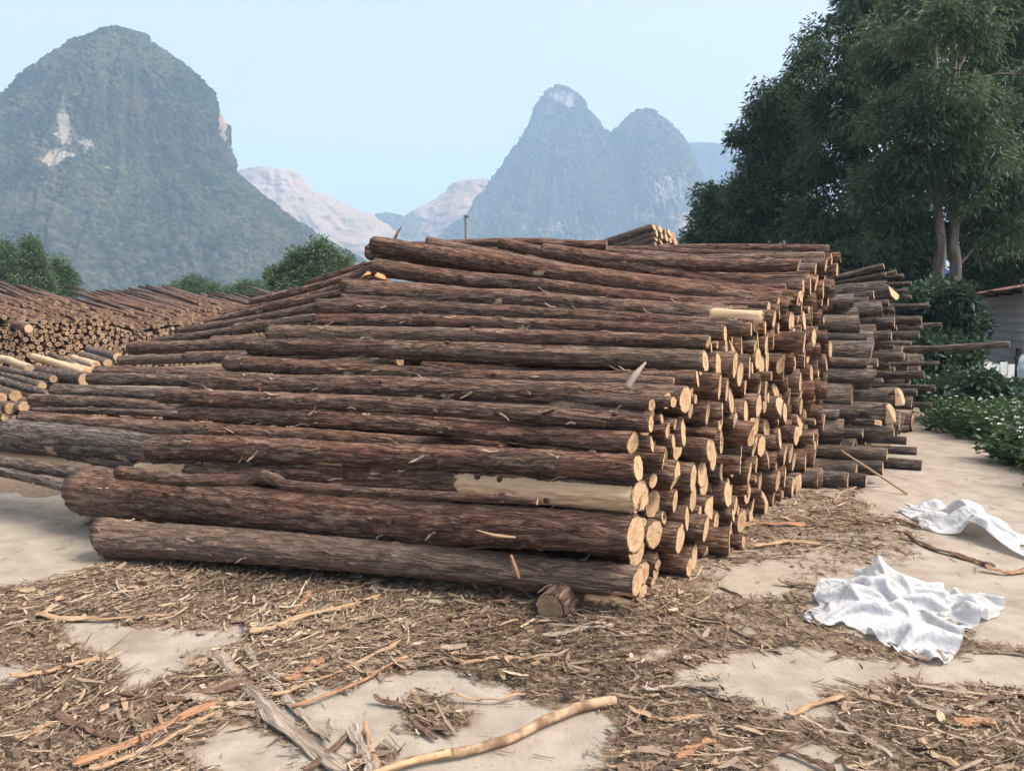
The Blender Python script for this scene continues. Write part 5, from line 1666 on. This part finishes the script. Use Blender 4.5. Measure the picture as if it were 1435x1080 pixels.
for i, (x, y, Y) in enumerate([(513, 383, 7.75), (533, 388, 7.6), (490, 421, 7.4)]):
    c = at(x, y, Y)
    g = np.random.default_rng(600 + i)
    v = c + g.normal(size=(10, 3)) * np.array([.05, .05, .03])
    import bmesh
    bm = bmesh.new()
    for q in v: bm.verts.new(q - c)
    bmesh.ops.convex_hull(bm, input=bm.verts)
    me = bpy.data.meshes.new('wood_wedge'); bm.to_mesh(me); bm.free(); me.materials.append(mat_plain('fresh_wedge', (.40, .20, .075), (.52, .30, .13), 20, .7))
    tag(link('wood_wedge', me, None, Matrix.Translation(c)), ['left orange wood wedge on the crest of the stack', 'right orange wood wedge on the crest of the stack', 'orange wood wedge lower on the left slope'][i], 'wedge')

def build_litter():
    g = np.random.default_rng(77)
    def place(n, xr, yr, power):
        x = g.uniform(*xr, n); y = g.uniform(*yr, n)
        lit, sand, px, py = masks(x, y)
        ok = (g.random(n) < lit ** power) & (px > -120) & (px < 1560)
        # not under the stacks
        q = np.stack([x - OX, y - OY], -1)
        t = q @ PV[:2]; s = q @ DV[:2]
        ok &= ~((t > .10 + .30 * (s < -3)) & (s < KS * t - .1 + .25 * (t > 3.8)))
        return x[ok], y[ok], lit[ok]
    def strips(x, y, lit, ln, wd, flowj, name, label, seg=3, pale=0.0):
        n = len(x)
        flow = 2.2 * fbm(p3(x * .7, y * .7, 2), 61, 2) * math.pi * .5 + .35
        an = flow + g.normal(0, flowj, n) + math.pi * (g.random(n) < .15) * .5
        d = np.stack([np.cos(an), np.sin(an), np.zeros(n)], -1); sd = np.stack([-np.sin(an), np.cos(an), np.zeros(n)], -1)
        z0 = g.random(n) ** 2 * .022 * np.clip(lit, .2, 1) + .004
        tilt = g.normal(0, .10, n); bow = g.normal(0, .05, n); kink = g.normal(0, .10, n); roll = g.normal(0, .5, n)
        rings = []
        for k in range(seg):
            u = k / (seg - 1) - .5
            c = np.stack([x, y, z0 + np.abs(tilt * u * ln) + bow * (.25 - u * u) * ln], -1) + d * (u * ln)[:, None] + sd * (kink * (u * u) * ln)[:, None]
            w = wd * (.55 if abs(u) > .4 else 1.0) * g.uniform(.6, 1.2, n) * .5
            r3 = sd * np.cos(roll)[:, None] + np.array([0, 0, 1]) * np.sin(roll)[:, None]
            rings += [c - r3 * w[:, None], c + r3 * w[:, None]]
        V = np.stack(rings, 1)
        V[..., 2] = np.maximum(V[..., 2], .002)
        m = 2 * seg
        b = np.arange(n)[:, None] * m
        F_ = np.concatenate([b + np.array([2 * k, 2 * k + 1, 2 * k + 3, 2 * k + 2]) for k in range(seg - 1)])
        patch = fbm(p3(x * 1.3, y * 1.3, 8), 66, 2)
        tone = np.clip(.60 + pale + .24 * patch + g.normal(0, .23, n) - .15 * (z0 < .008), 0, 1)
        lc = V.reshape(-1, 3) + np.repeat(g.random((n, 3)), m, 0) * 9
        o = link(name, make_mesh(name, V.reshape(-1, 3), [F_], [CHIP], False, {'tone': np.repeat(tone, m), 'lc': lc}))
        o['kind'] = 'stuff'; o['label'] = label
    x, y, l = place(150000, (-3.6, 4.6), (2.2, 7.5), 1.6)
    strips(x, y, l, g.lognormal(-3.35, .50, len(x)), g.lognormal(-5.05, .40, len(x)), .75, 'bark_chips', 'bark chips and shreds strewn over the slab')
    x, y, l = place(11000, (-3.6, 4.6), (2.2, 8.0), 1.3)
    strips(x, y, l, g.lognormal(-2.05, .45, len(x)), g.lognormal(-4.6, .45, len(x)), .45, 'bark_shreds', 'longer torn bark shreds among the chips', 5, .03)
    x, y, l = place(7000, (-3.6, 4.6), (2.2, 7.5), 1.2)
    strips(x, y, l, g.lognormal(-2.7, .35, len(x)), g.lognormal(-4.0, .35, len(x)), 1.2, 'bark_flakes', 'broad flat bark flakes among the chips', 4)
    x, y, l = place(150000, (-3.6, 5.0), (2.2, 7.0), 1.0)
    strips(x, y, l, g.lognormal(-4.55, .4, len(x)), g.lognormal(-5.4, .3, len(x)), 3, 'bark_crumbs', 'fine bark crumbs and sawdust bits', 2)
    n = 900      # stray twigs on the bare slab
    x = g.uniform(-3.6, 5, n); y = g.uniform(2.3, 9, n)
    q = np.stack([x - OX, y - OY], -1); t = q @ PV[:2]; s = q @ DV[:2]
    ok = ~((t > .1) & (s < KS * t + .1)); x, y = x[ok], y[ok]
    strips(x, y, np.full(len(x), .2), g.lognormal(-2.9, .5, len(x)), g.lognormal(-5.2, .3, len(x)), 1.5, 'stray_twigs', 'stray twigs on the bare slab', 5)
build_litter()

# ------------------------------------------------------------------ haze
def build_haze():
    m = bpy.data.materials.new('haze_air'); m.use_nodes = True
    nt = m.node_tree; nt.nodes.clear()
    out = nt.nodes.new('ShaderNodeOutputMaterial')
    v = nt.nodes.new('ShaderNodeVolumePrincipled')
    v.inputs['Color'].default_value = (.50, .73, 1.0, 1)
    v.inputs['Density'].default_value = .0006
    v.inputs['Anisotropy'].default_value = 0.0
    nt.links.new(v.outputs[0], out.inputs['Volume'])
    bv, bf = box_arrays((-2500, -2500, -1.1), (2500, 2500, 440))
    o = link('haze', make_mesh('haze', bv, [bf], [m], False))
    o['kind'] = 'stuff'; o['label'] = 'thin blue evening haze over the valley'
build_haze()
